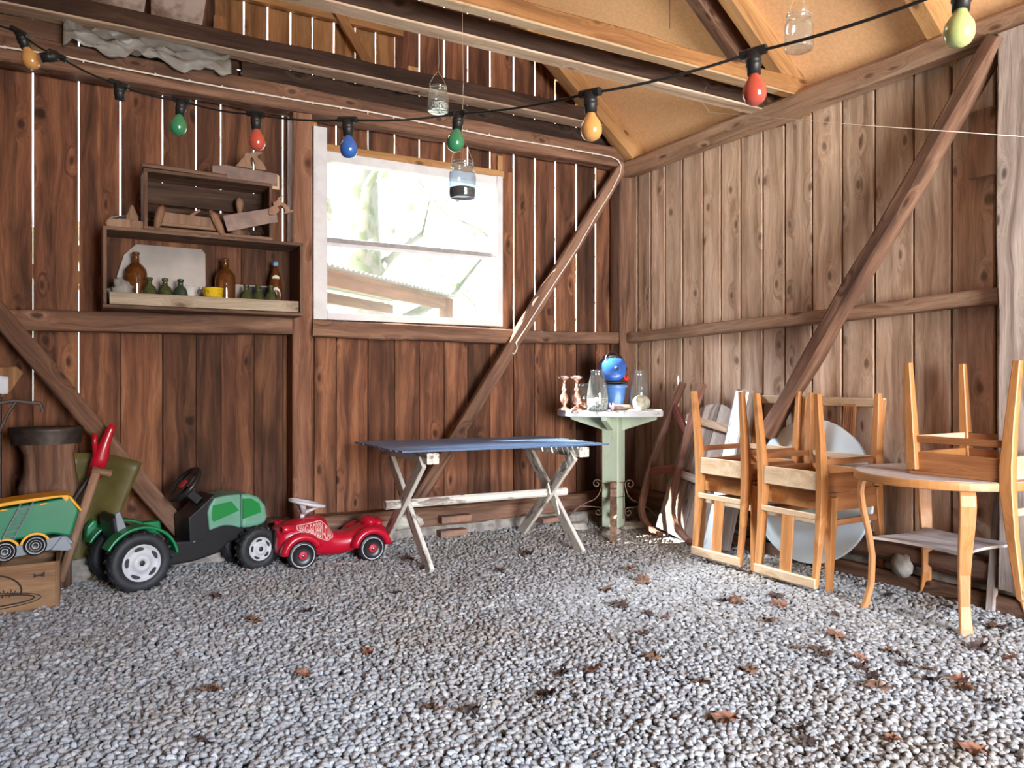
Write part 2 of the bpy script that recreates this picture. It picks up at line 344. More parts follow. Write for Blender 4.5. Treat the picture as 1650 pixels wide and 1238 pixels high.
    def lathe(s, prof, mat, loc=(0, 0, 0), n=24, R=None, smooth=True, cap=True, gl=False):
        rings = []; loc = V(*loc); g = [(z, r, r*2*pi*j/n) for r, z in prof for j in range(n)] if gl else None
        for (r, z) in prof:
            ring = []
            for j in range(n):
                p = V(cos(2*pi*j/n)*r, sin(2*pi*j/n)*r, z)
                if R is not None: p = R @ p
                ring.append(p + loc)
            rings.append(ring)
        s.loft(rings, mat, smooth, g, cap)
    def prism(s, outline, th, mat, O=(0, 0, 0), U=(1, 0, 0), Vv=(0, 0, 1), rn=None, smooth=False, grain=0):
        U = V(*U).normalized(); Vv = V(*Vv).normalized(); W_ = U.cross(Vv).normalized(); O = V(*O); n = len(outline)
        a = [O + U*x + Vv*y + W_*(th/2) for x, y in outline]; b = [O + U*x + Vv*y - W_*(th/2) for x, y in outline]
        g = [((x, 0, y) if grain == 0 else (y, 0, x)) for x, y in outline]
        area = sum(outline[i][0]*outline[(i+1) % n][1] - outline[(i+1) % n][0]*outline[i][1] for i in range(n))
        fs = [list(range(n)), list(range(n, 2*n))[::-1]]
        for i in range(n): j = (i+1) % n; fs.append([i+n, j+n, j, i])
        if area < 0: fs = [f[::-1] for f in fs]
        s.add(a + b, fs, mat, smooth, g + [(x, th, z) for x, _, z in g], rn)
    def blob(s, c, size, mat, seed=0, amp=.15, nu=14, nv=9, R=None, fr=1.6):
        vs = []; fs = []; c = V(*c)
        for i in range(nv + 1):
            th = pi * i / nv
            for j in range(nu):
                ph = 2*pi*j/nu; d = V(sin(th)*cos(ph), sin(th)*sin(ph), cos(th))
                k = 1 + amp * noise.noise(d*fr + V(seed*3.1, seed, 5)); p = V(d.x*size[0], d.y*size[1], d.z*size[2]) * k
                vs.append(c + (R @ p if R is not None else p))
        for i in range(nv):
            for j in range(nu): k = (j+1) % nu; fs.append((i*nu+j, (i+1)*nu+j, (i+1)*nu+k, i*nu+k))
        s.add(vs, fs, mat, True)
    def sheet(s, fn, nu, nv, mat, th=0):   # fn(u,v)->Vector, optional thickness
        vs = [fn(i/nu, j/nv) for i in range(nu+1) for j in range(nv+1)]; m = nv + 1
        fs = [(i*m+j, (i+1)*m+j, (i+1)*m+j+1, i*m+j+1) for i in range(nu) for j in range(nv)]
        s.add(vs, fs, mat, True)
    def build(s, name, parent=None, loc=None, rot=None, bevel=0, solid=0, sub=0):
        me = bpy.data.meshes.new(name); me.from_pydata(s.v, [], s.f)
        for m in s.mats: me.materials.append(MAT[m])
        me.polygons.foreach_set('material_index', s.mi); me.polygons.foreach_set('use_smooth', s.sm)
        a = me.attributes.new('gc', 'FLOAT_VECTOR', 'POINT'); a.data.foreach_set('vector', [x for g in s.gc for x in g])
        a = me.attributes.new('rn', 'FLOAT', 'POINT'); a.data.foreach_set('value', s.rn)
        me.validate(); me.update()
        o = bpy.data.objects.new(name, me); COL.objects.link(o)
        if parent: o.parent = parent
        if loc: o.location = loc
        if rot: o.rotation_euler = rot
        if sub: md = o.modifiers.new('subdiv', 'SUBSURF'); md.levels = sub; md.render_levels = sub
        if solid: md = o.modifiers.new('thickness', 'SOLIDIFY'); md.thickness = solid; md.offset = 0
        if bevel:
            md = o.modifiers.new('bevel', 'BEVEL'); md.width = bevel; md.segments = 3; md.limit_method = 'ANGLE'; md.angle_limit = radians(35)
        return o
def tag(o, label=None, cat=None, group=None, kind=None):
    if label: o['label'] = label
    if cat: o['category'] = cat
    if group: o['group'] = group
    if kind: o['kind'] = kind
    return o
def thing(name, label, cat, loc=(0, 0, 0), rot=(0, 0, 0), group=None):
    o = bpy.data.objects.new(name, None); COL.objects.link(o); o.location = loc; o.rotation_euler = rot; o.empty_display_size = .05
    return tag(o, label, cat, group)
def copy_tree(o, parent=None):
    c = o.copy(); COL.objects.link(c)
    if parent: c.parent = parent
    for ch in list(o.children): copy_tree(ch, c)
    return c
def circ(r, n=20, a0=0, a1=2*pi, cx=0, cy=0, ry=None):
    ry = r if ry is None else ry; full = abs(a1 - a0 - 2*pi) < 1e-6; k = n if full else n - 1
    return [(cx + r*cos(a0 + (a1-a0)*i/k), cy + ry*sin(a0 + (a1-a0)*i/k)) for i in range(n)]
# ================================================================== THE SETTING
YW, XW = 4.77, 3.74          # inner faces of the boards
RS = .816                    # roof slope
def roofz(x): return 2.72 + (3.62 - x) * RS if x > 1.0 else 2.72 + 2.62*RS - (1.0 - x) * RS
# floor under the gravel
mb = MB(); n = 40
mb.sheet(lambda u, v: V(-1.7 + 5.6*u, -3.55 + 8.5*v, -.012 + .004*noise.noise(V(u*9, v*9, 0))), n, n, 'soil')
fl = mb.build('floor'); tag(fl, kind='structure')

# back wall boards
mb = MB()
edges_px = [53, 127, 194, 262, 316, 356, 409, 456, 506, 542, 593, 636, 676, 716, 754, 790, 828, 862, 895, 929, 960, 990]
ex = [-1.62, -1.42, -1.22, -1.03, -.86, -.69, -.5, -.33] + [P(p, 400, Y=YW).x for p in edges_px] + [3.80]
wide = {8: .0080, 9: .0075, 10: .0090, 11: .006, 12: .006, 13: .0055, 14: .005, 15: .006}
WX0, WX1, WZ0, WZ1 = 1.33, 2.63, 1.445, 2.52
gx0, gx1 = P(345, 60, Y=YW).x, P(640, 60, Y=YW).x
def board(mb, axis, a0, a1, z0, z1, base, th, mat, g0, g1, rn=None, out=1):
    # vertical board between a0 and a1 along X (axis 0) or Y (axis 1); wandering edges
    nz = max(3, int((z1 - z0)/.18)); sd = random.uniform(0, 99); cup = random.uniform(-.003, .003); dep = random.uniform(0, .004)
    rings = []; gc = []
    for i in range(nz + 1):
        z = z0 + (z1 - z0)*i/nz
        l = a0 + g0(z)/2 + .0012*noise.noise(V(z*5, sd, 0)); r = a1 - g1(z)/2 + .0012*noise.noise(V(z*5, sd, 9))
        m_ = (l + r)/2
        e_ = .005 if axis else .003; k_ = .006 if axis else .003
        pr = [(l, dep+k_), (l+e_, dep), (m_, dep+cup), (r-e_, dep), (r, dep+k_), (r, th), (l, th)]
        pts = [V(u, base+v, z) for u, v in pr] if axis == 0 else [V(base+v, l + r - u, z) for u, v in pr]
        rings.append(pts); gc += [(u, v, z) for u, v in pr]
    mb.loft(rings, mat, False, gc, True, rn)
def gapf(i):
    w = wide.get(i, .0036 if i % 3 else .0050) + max(0, ex[i])/YW * .010
    if i in (8, 9): return lambda z: w if z > 1.95 else .0035
    if i < 8: return lambda z: .003
    return lambda z: w if z > 1.35 else .005
ng = MB()
for i in range(len(ex) - 1):
    a0, a1 = ex[i], ex[i+1]; g0, g1 = gapf(i), gapf(i+1); mid = (a0+a1)/2; top = max(roofz(a0), roofz(a1)) + .13
    rn = random.random()
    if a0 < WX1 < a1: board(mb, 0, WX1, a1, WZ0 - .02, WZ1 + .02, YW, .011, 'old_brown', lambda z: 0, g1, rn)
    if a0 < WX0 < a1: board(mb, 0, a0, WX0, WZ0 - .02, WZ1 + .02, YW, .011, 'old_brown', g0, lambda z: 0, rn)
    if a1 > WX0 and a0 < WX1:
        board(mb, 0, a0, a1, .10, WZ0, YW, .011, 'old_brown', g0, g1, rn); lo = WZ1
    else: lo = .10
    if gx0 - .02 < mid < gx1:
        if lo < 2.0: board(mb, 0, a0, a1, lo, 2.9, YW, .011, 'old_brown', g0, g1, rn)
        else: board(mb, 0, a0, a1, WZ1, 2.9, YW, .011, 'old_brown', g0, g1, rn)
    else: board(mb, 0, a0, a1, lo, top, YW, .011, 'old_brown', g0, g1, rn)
# boards outside, closing the joints low down
for i in range(len(ex)):
    x = ex[i]
    if i in (8, 9): mb.box((x, YW+.022, .75), (.09, .02, .35), 'dark_plank'); continue
    top = WZ0 if WX0 - .05 < x < WX1 + .03 else 1.42
    if i == 10: top = 1.84
    if i < 8: top = 3.0
    if i == 15: top = 1.45
    mb.box((x, YW+.022, (.1+top)/2), (.10, .02, top-.1), 'dark_plank')
wb = mb.build('wall_back'); tag(wb, kind='structure')
# newer boards of the gable
g = MB(); gp = [345, 393, 431, 468, 503.5, 538, 572, 605, 637]
gxs = [P(p, 60, Y=YW).x for p in gp]
for i in range(len(gxs) - 1):
    board(g, 0, gxs[i], gxs[i+1], 2.905, roofz(gxs[i]) + .1, YW - .004, .014, 'gable_pine', lambda z: .0085, lambda z: .0085)
tag(g.build('gable_board', wb), 'orange newer boards of the gable')
def bpart(par, name, p0, p1, w, h, mat, label=None, up=(0, 0, 1), rough=.006, seg=14, bev=.008, sweep=0, freq=2):
    m = MB(); m.bar(p0, p1, w, h, mat, up=up, rough=rough, seg=seg, bev=bev, sweep=sweep, freq=freq); o = m.build(name, par)
    if label: tag(o, label)
    return o
TF = 4.62; TM = (TF + YW)/2; TD = YW - TF   # timbers on the back wall
def hrail(par, name, pxa, ya0, ya1, pxb, yb0, yb1, Y, depth, mat, label=None, rough=.007):
    a0 = P(pxa, ya0, Y=Y); a1 = P(pxa, ya1, Y=Y); b0 = P(pxb, yb0, Y=Y); b1 = P(pxb, yb1, Y=Y)
    m = MB(); pa = (a0+a1)/2; pb = (b0+b1)/2; pa.y += depth/2; pb.y += depth/2
    m.bar(pa, pb, depth, (a0-a1).length, mat, h1=(b0-b1).length, seg=18, rough=rough, bev=.008); o = m.build(name, par)
    if label: tag(o, label)
    return o
# post beside the window
xa, xb = P(472, 400, Y=TF).x, P(503, 400, Y=TF).x
bpart(wb, 'post', ((xa+xb)/2, TM, .14), ((xa+xb)/2, TM, 2.67), TD, xb-xa, 'post_wood', 'upright post left of the window', up=(1, 0, 0), rough=.003)
bpart(wb, 'corner_post', (3.665, 4.695, .14), (3.665, 4.695, 2.62), .13, .14, 'beam_old', 'corner post', up=(1, 0, 0), rough=.004)
hrail(wb, 'rail', -60, 498, 529, 471, 506, 538, TF, .13, 'beam_old', 'rail under the shelf crates')
hrail(wb, 'rail', 504, 515, 541, 830, 530, 554, TF, .13, 'beam_old', 'rail under the window')
hrail(wb, 'rail', 835, 532, 552, 997, 536, 554, TF, .12, 'beam_old', 'short rail by the corner')
# girt with the white cable, plank on it
a = P(-60, 98, Y=4.58).z
bpart(wb, 'top_beam', (-1.6, 4.66, 2.73), (3.60, 4.66, 2.725), .14, .145, 'beam_old', 'rough beam along the wall top', rough=.010, seg=40)
bpart(wb, 'loft_plank', (.86, 4.70, 2.865), (3.50, 4.70, 2.86), .05, .12, 'dark_plank', rough=.003, seg=10)
bpart(wb, 'loft_plank', (-1.3, 4.69, 2.86), (.02, 4.69, 2.86), .05, .12, 'beam_old', rough=.003, seg=10)
bpart(wb, 'loft_plank', (.13, 4.735, 2.86), (.84, 4.735, 2.86), .03, .16, 'dark_plank', rough=.003, seg=10)  # added dark plank, covers the light slits between the beams
# sill and foundation
bpart(wb, 'sill_beam', (-1.6, 4.715, .155), (3.66, 4.715, .155), .14, .125, 'beam_old', 'sill beam on the foundation', rough=.007, seg=30)
m = MB(); m.bar((-1.6, 4.74, .03), (3.74, 4.74, .03), .20, .13, 'concrete', rough=.016, seg=70, bev=.02, freq=6)
tag(m.build('foundation', wb), 'crumbling mortar foundation')
# braces
def brace(par, name, A, B, w, d, mat, label, off, up):
    m = MB(); m.bar(A, B, w, d, mat, up=up, rough=.006, seg=18, bev=.008); o = m.build(name, par); tag(o, label); return o
A = P(1003, 268, Y=4.61); B = P(668, 812, Y=4.61)
brace(wb, 'brace', A, B, .085, .06, 'beam_old', 'diagonal brace right of the window', 0, (0, 1, 0))
A = P(-25, 478, Y=4.60); B = P(292, 855, Y=4.60)
brace(wb, 'brace', A, B, .095, .06, 'beam_old', 'diagonal brace behind the toy tractor', 0, (0, 1, 0))
# gable framing of newer timber
A = P(430, -8, Y=4.72); B = P(642, 44, Y=4.72)
m = MB(); m.bar((gx0-.1, 4.735, A.z), (gx1+.02, 4.735, A.z), .05, .11, 'gable_pine', seg=3); m.build('gable_rail', wb)
A = P(528, -10, Y=4.69); B = P(606, 128, Y=4.69)
m = MB(); m.bar(A, B, .06, .035, 'gable_pine', up=(0, 1, 0), seg=3); m.build('gable_brace', wb)
m = MB(); q = P(664, 122, Y=4.70); m.box((q.x, 4.71, q.z), (.075, .07, .10), 'new_pine'); m.build('wood_block', wb)
m = MB(); q0 = P(355, 62, Y=4.66); q1 = P(445, 82, Y=4.66); m.bar(q0, q1, .03, .07, 'gable_pine'); m.box((q0.x, 4.66, q0.z+.04), (.07, .04, .16), 'gable_pine'); m.build('wood_block', wb)

# window
wd = thing('window_1', None, None); tag(wd, kind='structure')
m = MB(); fy = 4.735
def fr(x0, x1, z0, z1, y0, y1, mat='window_white'): m.box(((x0+x1)/2, (y0+y1)/2, (z0+z1)/2), (x1-x0, y1-y0, z1-z0), mat, along=(0 if x1-x0 > z1-z0 else 2))
X0, X1 = P(505, 400, Y=4.72).x, P(810, 400, Y=4.72).x
Z0, Z1 = 1.432, 2.485
fr(X0, X0+.085, Z0, Z1+.14, 4.715, 4.745); fr(X1-.045, X1, Z0, Z1, 4.715, 4.77); fr(X0+.085, X1-.045, Z0, Z0+.045, 4.715, 4.78)
fr(X0+.085, X1-.045, Z1-.06, Z1, 4.725, 4.80)
o = m.build('window_frame', wd)
m = MB(); fr(X0+.07, X0+.095, Z0, Z1, 4.745, 4.80, 'window_edge'); fr(X0+.085, X1-.045, 1.918, 1.95, 4.745, 4.785, 'window_edge'); fr(X0+.085, X1-.045, 1.895, 1.919, 4.735, 4.75)
m.build('glazing_bar', wd)
m = MB(); m.box(((X0+X1)/2+.03, 4.79, (Z0+Z1)/2), (X1-X0-.10, .004, Z1-Z0-.06), 'pane_glass', along=0, bev=0); m.build('pane', wd)
m = MB(); m.bar((X0+.08, 4.755, Z1+.025), (X1+.02, 4.755, Z1+.025), .04, .05, 'new_pine', seg=4, rough=.001); m.bar((X1-.005, 4.76, Z1+.04), (X1-.005, 4.76, 2.64), .03, .04, 'new_pine'); m.bar((X0+.01, 4.76, Z1+.13), (X0+.01, 4.76, 2.66), .03, .04, 'new_pine')
m.build('window_head', wd)

# right wall
mb = MB(); ry = [4.80]
for p in [1027, 1048, 1071, 1099, 1132, 1161, 1193, 1228, 1264, 1308, 1356, 1409, 1471, 1532, 1603]: ry.append(P(p, 400, X=XW).y)
y = ry[-1]
while y > -3.5: y -= random.uniform(.13, .19); ry.append(y)
for i in range(len(ry) - 1):
    gg = (lambda z, q=random.uniform(.007, .012): q)
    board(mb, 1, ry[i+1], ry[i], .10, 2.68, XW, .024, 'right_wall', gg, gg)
    mb.box((XW+.036, ry[i], 1.4), (.02, .09, 2.6), 'dark_plank')
wr_ = mb.build('wall_right'); tag(wr_, kind='structure')
bpart(wr_, 'top_beam', (3.665, 4.75, 2.658), (3.665, -3.4, 2.668), .14, .12, 'beam_pale', 'rough-hewn top beam of the right wall', rough=.012, seg=60, bev=.03)
def srail(name, pa, pb, X, depth, mat, label):
    a0 = P(pa[0], pa[1], X=X); a1 = P(pa[0], pa[2], X=X); b0 = P(pb[0], pb[1], X=X); b1 = P(pb[0], pb[2], X=X)
    m = MB(); p = (a0+a1)/2; q = (b0+b1)/2; p.x += depth/2; q.x += depth/2
    m.bar(p, q, depth, (a0-a1).length, mat, h1=(b0-b1).length, seg=20, rough=.006, bev=.008); tag(m.build(name, wr_), label)
srail('rail', (1010, 537, 553), (1608, 463, 488), 3.65, .09, 'beam_pale', 'horizontal rail of the right wall')
A = P(1608, 60, X=3.61); B = P(1238, 700, X=3.61)
m = MB(); m.bar(A, B, .09, .10, 'beam_old', up=(1, 0, 0), seg=22, rough=.012, bev=.018); tag(m.build('brace', wr_), 'grey diagonal brace of the right wall')
m = MB(); m.bar((3.66, 1.80, .12), (3.66, 1.80, 2.6), .20, .15, 'grey_board', up=(1, 0, 0), seg=16, rough=.006, bev=.008); tag(m.build('post', wr_), 'grey upright post at the right')
A = P(1584, 177, X=3.70); B = P(1584, 285, X=3.70)
m = MB(); m.bar(A, B, .125, .03, 'right_wall', up=(1, 0, 0), rn=.1); m.build('batten', wr_)
bpart(wr_, 'sill_beam', (3.67, 4.70, .185), (3.67, -3.4, .185), .13, .12, 'beam_old', 'dark sill log', rough=.012, seg=40, bev=.03)
bpart(wr_, 'ground_plank', (3.665, 4.2, .03), (3.655, .6, .03), .10, .10, 'beam_old', 'plank along the gravel', rough=.006, seg=30)
m = MB(); m.bar((3.72, 4.77, .045), (3.72, -3.4, .045), .12, .16, 'concrete', rough=.012, seg=60, bev=.02, freq=6); m.build('foundation', wr_)
# left and front walls (outside the view), barn door opening behind the viewer
mb = MB(); y = -3.5
while y < 4.8: board(mb, 1, y, y+.17, .0, 2.75, -1.62, .024, 'old_brown', lambda z: .004, lambda z: .004); y += .17
tag(mb.build('wall_left'), kind='structure')
mb = MB(); x = -1.62
while x < 3.78:
    lo = 2.42 if .35 < x + .08 < 3.15 else 0
    board(mb, 0, x, x+.17, lo, max(2.6, min(roofz(x), roofz(x+.17))) + .1, -3.50, .024, 'old_brown', lambda z: .004, lambda z: .004); x += .17
wf = mb.build('wall_front'); tag(wf, kind='structure')
# roof
mb = MB()
def slab(x0, x1, off):
    z0, z1 = roofz(x0) + off, roofz(x1) + off
    mb.add([V(x0, -3.7, z0), V(x1, -3.7, z1), V(x1, 4.9, z1), V(x0, 4.9, z0), V(x0, -3.7, z0+.02), V(x1, -3.7, z1+.02), V(x1, 4.9, z1+.02), V(x0, 4.9, z0+.02)],
           [(0, 1, 2, 3), (7, 6, 5, 4), (0, 4, 5, 1), (2, 6, 7, 3), (1, 5, 6, 2), (3, 7, 4, 0)], 'roof_panel')
slab(1.0001, 4.05, .14); slab(-2.0, 1.0, .14)
ce = mb.build('ceiling'); tag(ce, kind='structure')
def rafter(y0, y1, dz, mat, label, hh=.14):
    m = MB(); mid = (y0+y1)/2
    for (xa, xb) in ((3.80, 1.0), (-1.85, 1.0)):
        a = V(xa, mid, roofz(xa) + dz + hh/2); b = V(xb, mid, roofz(1.001) + dz + hh/2)
        m.bar(a, b, y1-y0, hh, mat, seg=6, rough=.001)
    tag(m.build('rafter', ce), label)
rafter(4.50, 4.60, .0, 'new_pine', 'rafter against the gable')
rafter(3.20, 3.28, .0, 'beam_old', 'old dark rafter')
rafter(3.02, 3.10, .0, 'new_pine', 'pale newer rafter beside the old one')
rafter(2.16, 2.24, .0, 'new_pine', 'rafter above the chairs')
rafter(1.30, 1.38, .0, 'new_pine', None); rafter(.4, .48, 0, 'new_pine', None); rafter(-.5, -.42, 0, 'new_pine', None); rafter(-1.5, -1.42, 0, 'new_pine', None); rafter(-2.5, -2.42, 0, 'new_pine', None)
# collar across in the roof, seen at the top edge
# tie beams (each a timber of its own)
def tie(y0, y1, z0, z1, x1, mat, matu, label, rough=.008):
    t = thing('tie_beam', label, 'beam', ((x1-1.6)/2, (y0+y1)/2, z0)); m = MB()
    m.bar(V(-1.6, 0, (z1-z0)/2) - V((x1-1.6)/2, 0, 0), V(x1, 0, (z1-z0)/2) - V((x1-1.6)/2, 0, 0), y1-y0, z1-z0-.008, mat, seg=50, rough=rough, bev=.01)
    m.build('timber', t); m = MB()
    m.bar(V(-1.6, 0, .003) - V((x1-1.6)/2, 0, 0), V(x1, 0, .003) - V((x1-1.6)/2, 0, 0), (y1-y0)*.93, .012, matu, seg=50, rough=.002, bev=.003)  # underside strip in a paler colour than the timber
    tag(m.build('pale_underside', t), 'pale underside')
tie(3.25, 3.355, 2.685, 2.79, 3.70, 'dark_plank', 'beam_white', 'dark old tie beam with a pale underside, crossing under the roof')
tie(3.015, 3.085, 2.70, 2.80, 3.70, 'gable_pine', 'chair_pale', 'orange newer tie beam with round knots, nearest under the roof')  # shade on the front put into the darker pine, underside kept paler
tie(4.52, 4.66, 2.915, 3.02, 3.44, 'dark_plank', 'beam_white', 'dark old tie beam in front of the gable boards, carrying the stored panels')
# painted panels lying on the gable tie beam
for (pa, pb, lab) in (((150, -60), (243, 34), 'weathered whitish board standing above the left beam, the left one'), ((246, -60), (338, 56), 'weathered whitish board standing above the left beam, touching the orange gable')):
    a = P(pa[0], pa[1], Y=4.50); b = P(pb[0], pb[1], Y=4.50); zb = 3.02; w = b.x - a.x
    m = MB(); m.prism([(-w/2, 0), (w/2-.03, 0), (w/2+.05, .55), (-w/2, .55)], .025, 'panel_paint', V(0, 0, 0))
    tag(m.build('board', None, ((a.x+b.x)/2, 4.60, zb), (radians(-6), 0, 0)), lab, 'board', 'boards stored on the beam')
m = MB(); m.box((0, 0, 0), (.26, .03, .17), 'gable_pine', along=0)
q = P(10, 18, Y=4.5); tag(m.build('board', None, (q.x-.04, 4.52, 3.13)), 'short orange plank end in the top left corner of the roof', 'board', 'boards stored on the beam')
# ================================================================== OUTSIDE
m = MB(); m.sheet(lambda u, v: V(-14 + 34*u, 5.0 + 26*v, -.25 + 3.6*max(0, v-.12)**1.1*2.2*(.8+.4*noise.noise(V(u*6, v*5, 1)))), 60, 50, 'hill_pale')
m.sheet(lambda u, v: V(-14 + 34*u, -20 + 16.4*v, -.05), 4, 4, 'hill_pale')
tag(m.build('floor_outside'), kind='structure')
U40 = V(.766, .643, 0); N40 = V(-.643, .766, 0); O40 = V(1.55, 5.78, 1.86)
lt = thing('lean_to_roof', 'low open lean-to with wooden beams and corrugated roofing outside the window', 'roof', tuple(O40))
m = MB(); m.bar(-U40*1.6, U40*2.45, .05, .13, 'outdoor_beam', seg=2); m.build('beam', lt)
for k, (o_, dz) in enumerate(((.75, -.02), (1.6, -.04))):
    m = MB(); m.bar(N40*o_ - U40*1.6 + V(0, 0, dz), N40*o_ + U40*2.6 + V(0, 0, dz), .05, .10, 'outdoor_beam', seg=2); m.build('beam', lt)
m = MB(); m.bar(-U40*.35 + V(0, 0, .0), -U40*.35 + N40*2.2 + V(0, 0, -.04), .05, .10, 'outdoor_beam'); m.build('cross_beam', lt)
m = MB(); m.bar(U40*2.42 + V(0, 0, -2.0), U40*2.42 + V(0, 0, .05), .11, .11, 'outdoor_beam', up=(0, 1, 0)); m.build('post', lt)
m = MB(); m.sheet(lambda u, v: U40*(-1.7 + 4.3*u) + N40*(-.06 + 2.4*v) + V(0, 0, .09 + .010*sin(u*4.3/.076*2*pi) - .04*v), 400, 2, 'sheet_white'); m.build('roof_sheet', lt, solid=.003)
def tree(base, h, r, lean, label, fol=None):
    t = thing('tree', label, 'tree', base); m = MB(); pts = []; rs = []
    for i in range(9):
        k = i/8; pts.append(V(lean[0]*k*k*h + .1*noise.noise(V(k*3, base[0], 0)), lean[1]*k*h + .1*noise.noise(V(k*3, base[1], 5)), -.3 + k*h)); rs.append(r*(1-.5*k))
    m.tube(pts, r, 'bark_pale', n=12, rs=rs)
    for j in range(9):
        k = .25 + .08*j; p = pts[int(k*8)]; a = j*2.3; q = p + V(cos(a)*1.3, sin(a)*.8, .9 + .3*sin(j)); q2 = q + V(cos(a+.5)*.8, sin(a+.5)*.5, .7)
        m.tube([p, (p+q)/2 + V(0, 0, .1), q, q2], .05, 'bark_pale', n=6, rs=[r*.25, r*.18, r*.12, .015])
    m.build('trunk', t)
    if fol:
        m = MB(); rr = random.Random(3)
        for j in range(fol):
            c = V(rr.gauss(0, .9), rr.gauss(0, .6), h*.45 + rr.gauss(0, .9)); s_ = rr.uniform(.03, .08)
            R = Euler((rr.uniform(0, 6), rr.uniform(0, 6), 0)).to_matrix(); q = [c + R @ V(x, y, 0)*s_ for x, y in ((-1, 0), (0, -.6), (1, 0), (0, .6))]; m.add(q, [(0, 1, 2, 3)], 'leafy')
        m.build('foliage', t)
tree((3.12, 9.4, .0), 6.5, .42, (0, 0), 'broad mossy tree trunk outside at the left of the window', 220)
tree((6.6, 12.0, .6), 6.0, .11, (.22, 0), 'thin leaning tree outside in the middle of the window')
tree((8.2, 12.5, .8), 6.0, .13, (.28, 0), 'slim leaning tree outside towards the right of the window')
for k, (x, y, z, s_, lab) in enumerate(((5.2, 9.8, 1.5, .75, 'tall pale boulder outside behind the lean-to'), (6.4, 10.2, 1.4, .7, 'broad pale boulder outside, right of the tall one'), (4.3, 9.6, 1.5, .4, 'small dark boulder outside beside the mossy trunk'))):
    m = MB(); m.blob((0, 0, 0), (s_*1.2, s_, s_), 'rock_out', k, .5, 18, 12); tag(m.build('boulder', None, (x, y, z-.3)), lab, 'rock')

# ================================================================== CHAIRS
def rail_between(m, a, b, w, h, mat): m.bar(a, b, w, h, mat, up=(0, 0, 1), bev=.002)
def make_chair(label, fl=True):
    t = thing('dining_chair', label, 'chair', (0, 0, 0), (0, 0, 0))
    SH, T = .487, .945
    for s in (-1, 1):
        m = MB(); m.sect([(s*.192, -.232, 0, .030, .030), (s*.188, -.205, .25, .036, .040), (s*.185, -.190, .42, .039, .052), (s*.184, -.19, .52, .038, .052), (s*.183, -.207, .70, .032, .038), (s*.182, -.238, T-.004, .026, .028)], 'chair_wood', bev=.004)
        m.build('back_post', t)
        m = MB(); m.sect([(s*.208, .215, 0, .028, .028), (s*.206, .20, .32, .042, .042), (s*.204, .192, SH-.02, .046, .046)], 'chair_wood', bev=.004); m.build('front_leg', t)
        m = MB(); rail_between(m, V(s*.200, .19, .335), V(s*.187, -.195, .335), .014, .030, 'chair_dark'); m.build('stretcher', t)
    m = MB(); rail_between(m, V(-.203, .197, .335), V(.203, .197, .335), .014, .030, 'chair_pale'); m.build('stretcher', t)
    m = MB(); rail_between(m, V(-.197, .196, .435), V(.197, .196, .435), .020, .085, 'chair_wood')
    for s in (-1, 1): rail_between(m, V(s*.196, .185, .435), V(s*.186, -.180, .435), .018, .085, 'chair_dark')
    m.build('seat_frame', t)
    m = MB(); rail_between(m, V(-.178, -.199, .430), V(.178, -.199, .430), .022, .092, 'chair_pale'); tag(m.build('rear_apron', t), 'pale rear seat rail')
    m = MB(); out = [(-.19, -.185), (.19, -.185), (.223, .20), (.21, .222), (-.21, .222), (-.223, .20)]
    m.prism(out, .012, 'chair_dark', (0, 0, SH-.006), (1, 0, 0), (0, 1, 0)); m.build('seat', t)
    m = MB()
    pts = [V(x, -.240 - .008*cos(x*6), T-.020) for x in (-.193, -.1, 0, .1, .193)]
    m.tubebox(pts, .026, .050, 'chair_pale', V(0, 1, 0)); tag(m.build('top_rail', t, bevel=.003), 'pale top rail of the backrest')
    m = MB(); m.tubebox([V(x, -.212, .605) for x in (-.178, 0, .178)], .016, .030, 'chair_pale', V(0, 1, 0)); m.build('lower_back_rail', t)
    m = MB(); m.bar(V(0, -.212, .60), V(0, -.238, T-.03), .072, .010, 'chair_wood', up=(0, 1, 0), bev=.002)
    if fl:
        for k in range(6): x = -.0275 + k*.011; m.bar(V(x, -.204, .615), V(x, -.231, T-.045), .005, .006, 'chair_dark', up=(0, 1, 0), bev=.001)
    m.build('splat', t)
    return t
c0 = make_chair('upright pine dining chair carrying the upside-down chair next to the old sled')
def chair(o, x, y, z, yaw, flip, label, sc=1):
    o.location = (x, y, z); o.rotation_euler = (pi if flip else 0, 0, radians(yaw)); o['label'] = label; o['group'] = 'stacked pine dining chairs'; o.scale = (sc, 1, 1)
chair(c0, 3.445, 3.19, .012, 90, False, 'upright pine dining chair at the bottom of the left stack, nearest the sled')
chair(copy_tree(c0), 3.385, 3.185, .990, 91, True, 'upside-down pine dining chair on top of the left stack, nearest the sled', .94)
chair(copy_tree(c0), 3.445, 2.72, .010, 89.5, False, 'upright pine dining chair at the bottom of the right stack, beside the side table', 1.06)
chair(copy_tree(c0), 3.385, 2.70, .985, 90, True, 'upside-down pine dining chair on top of the right stack, beside the side table')
chair(copy_tree(c0), 3.43, 1.868, 1.130, 180, True, 'upside-down pine dining chair standing on the round side table')

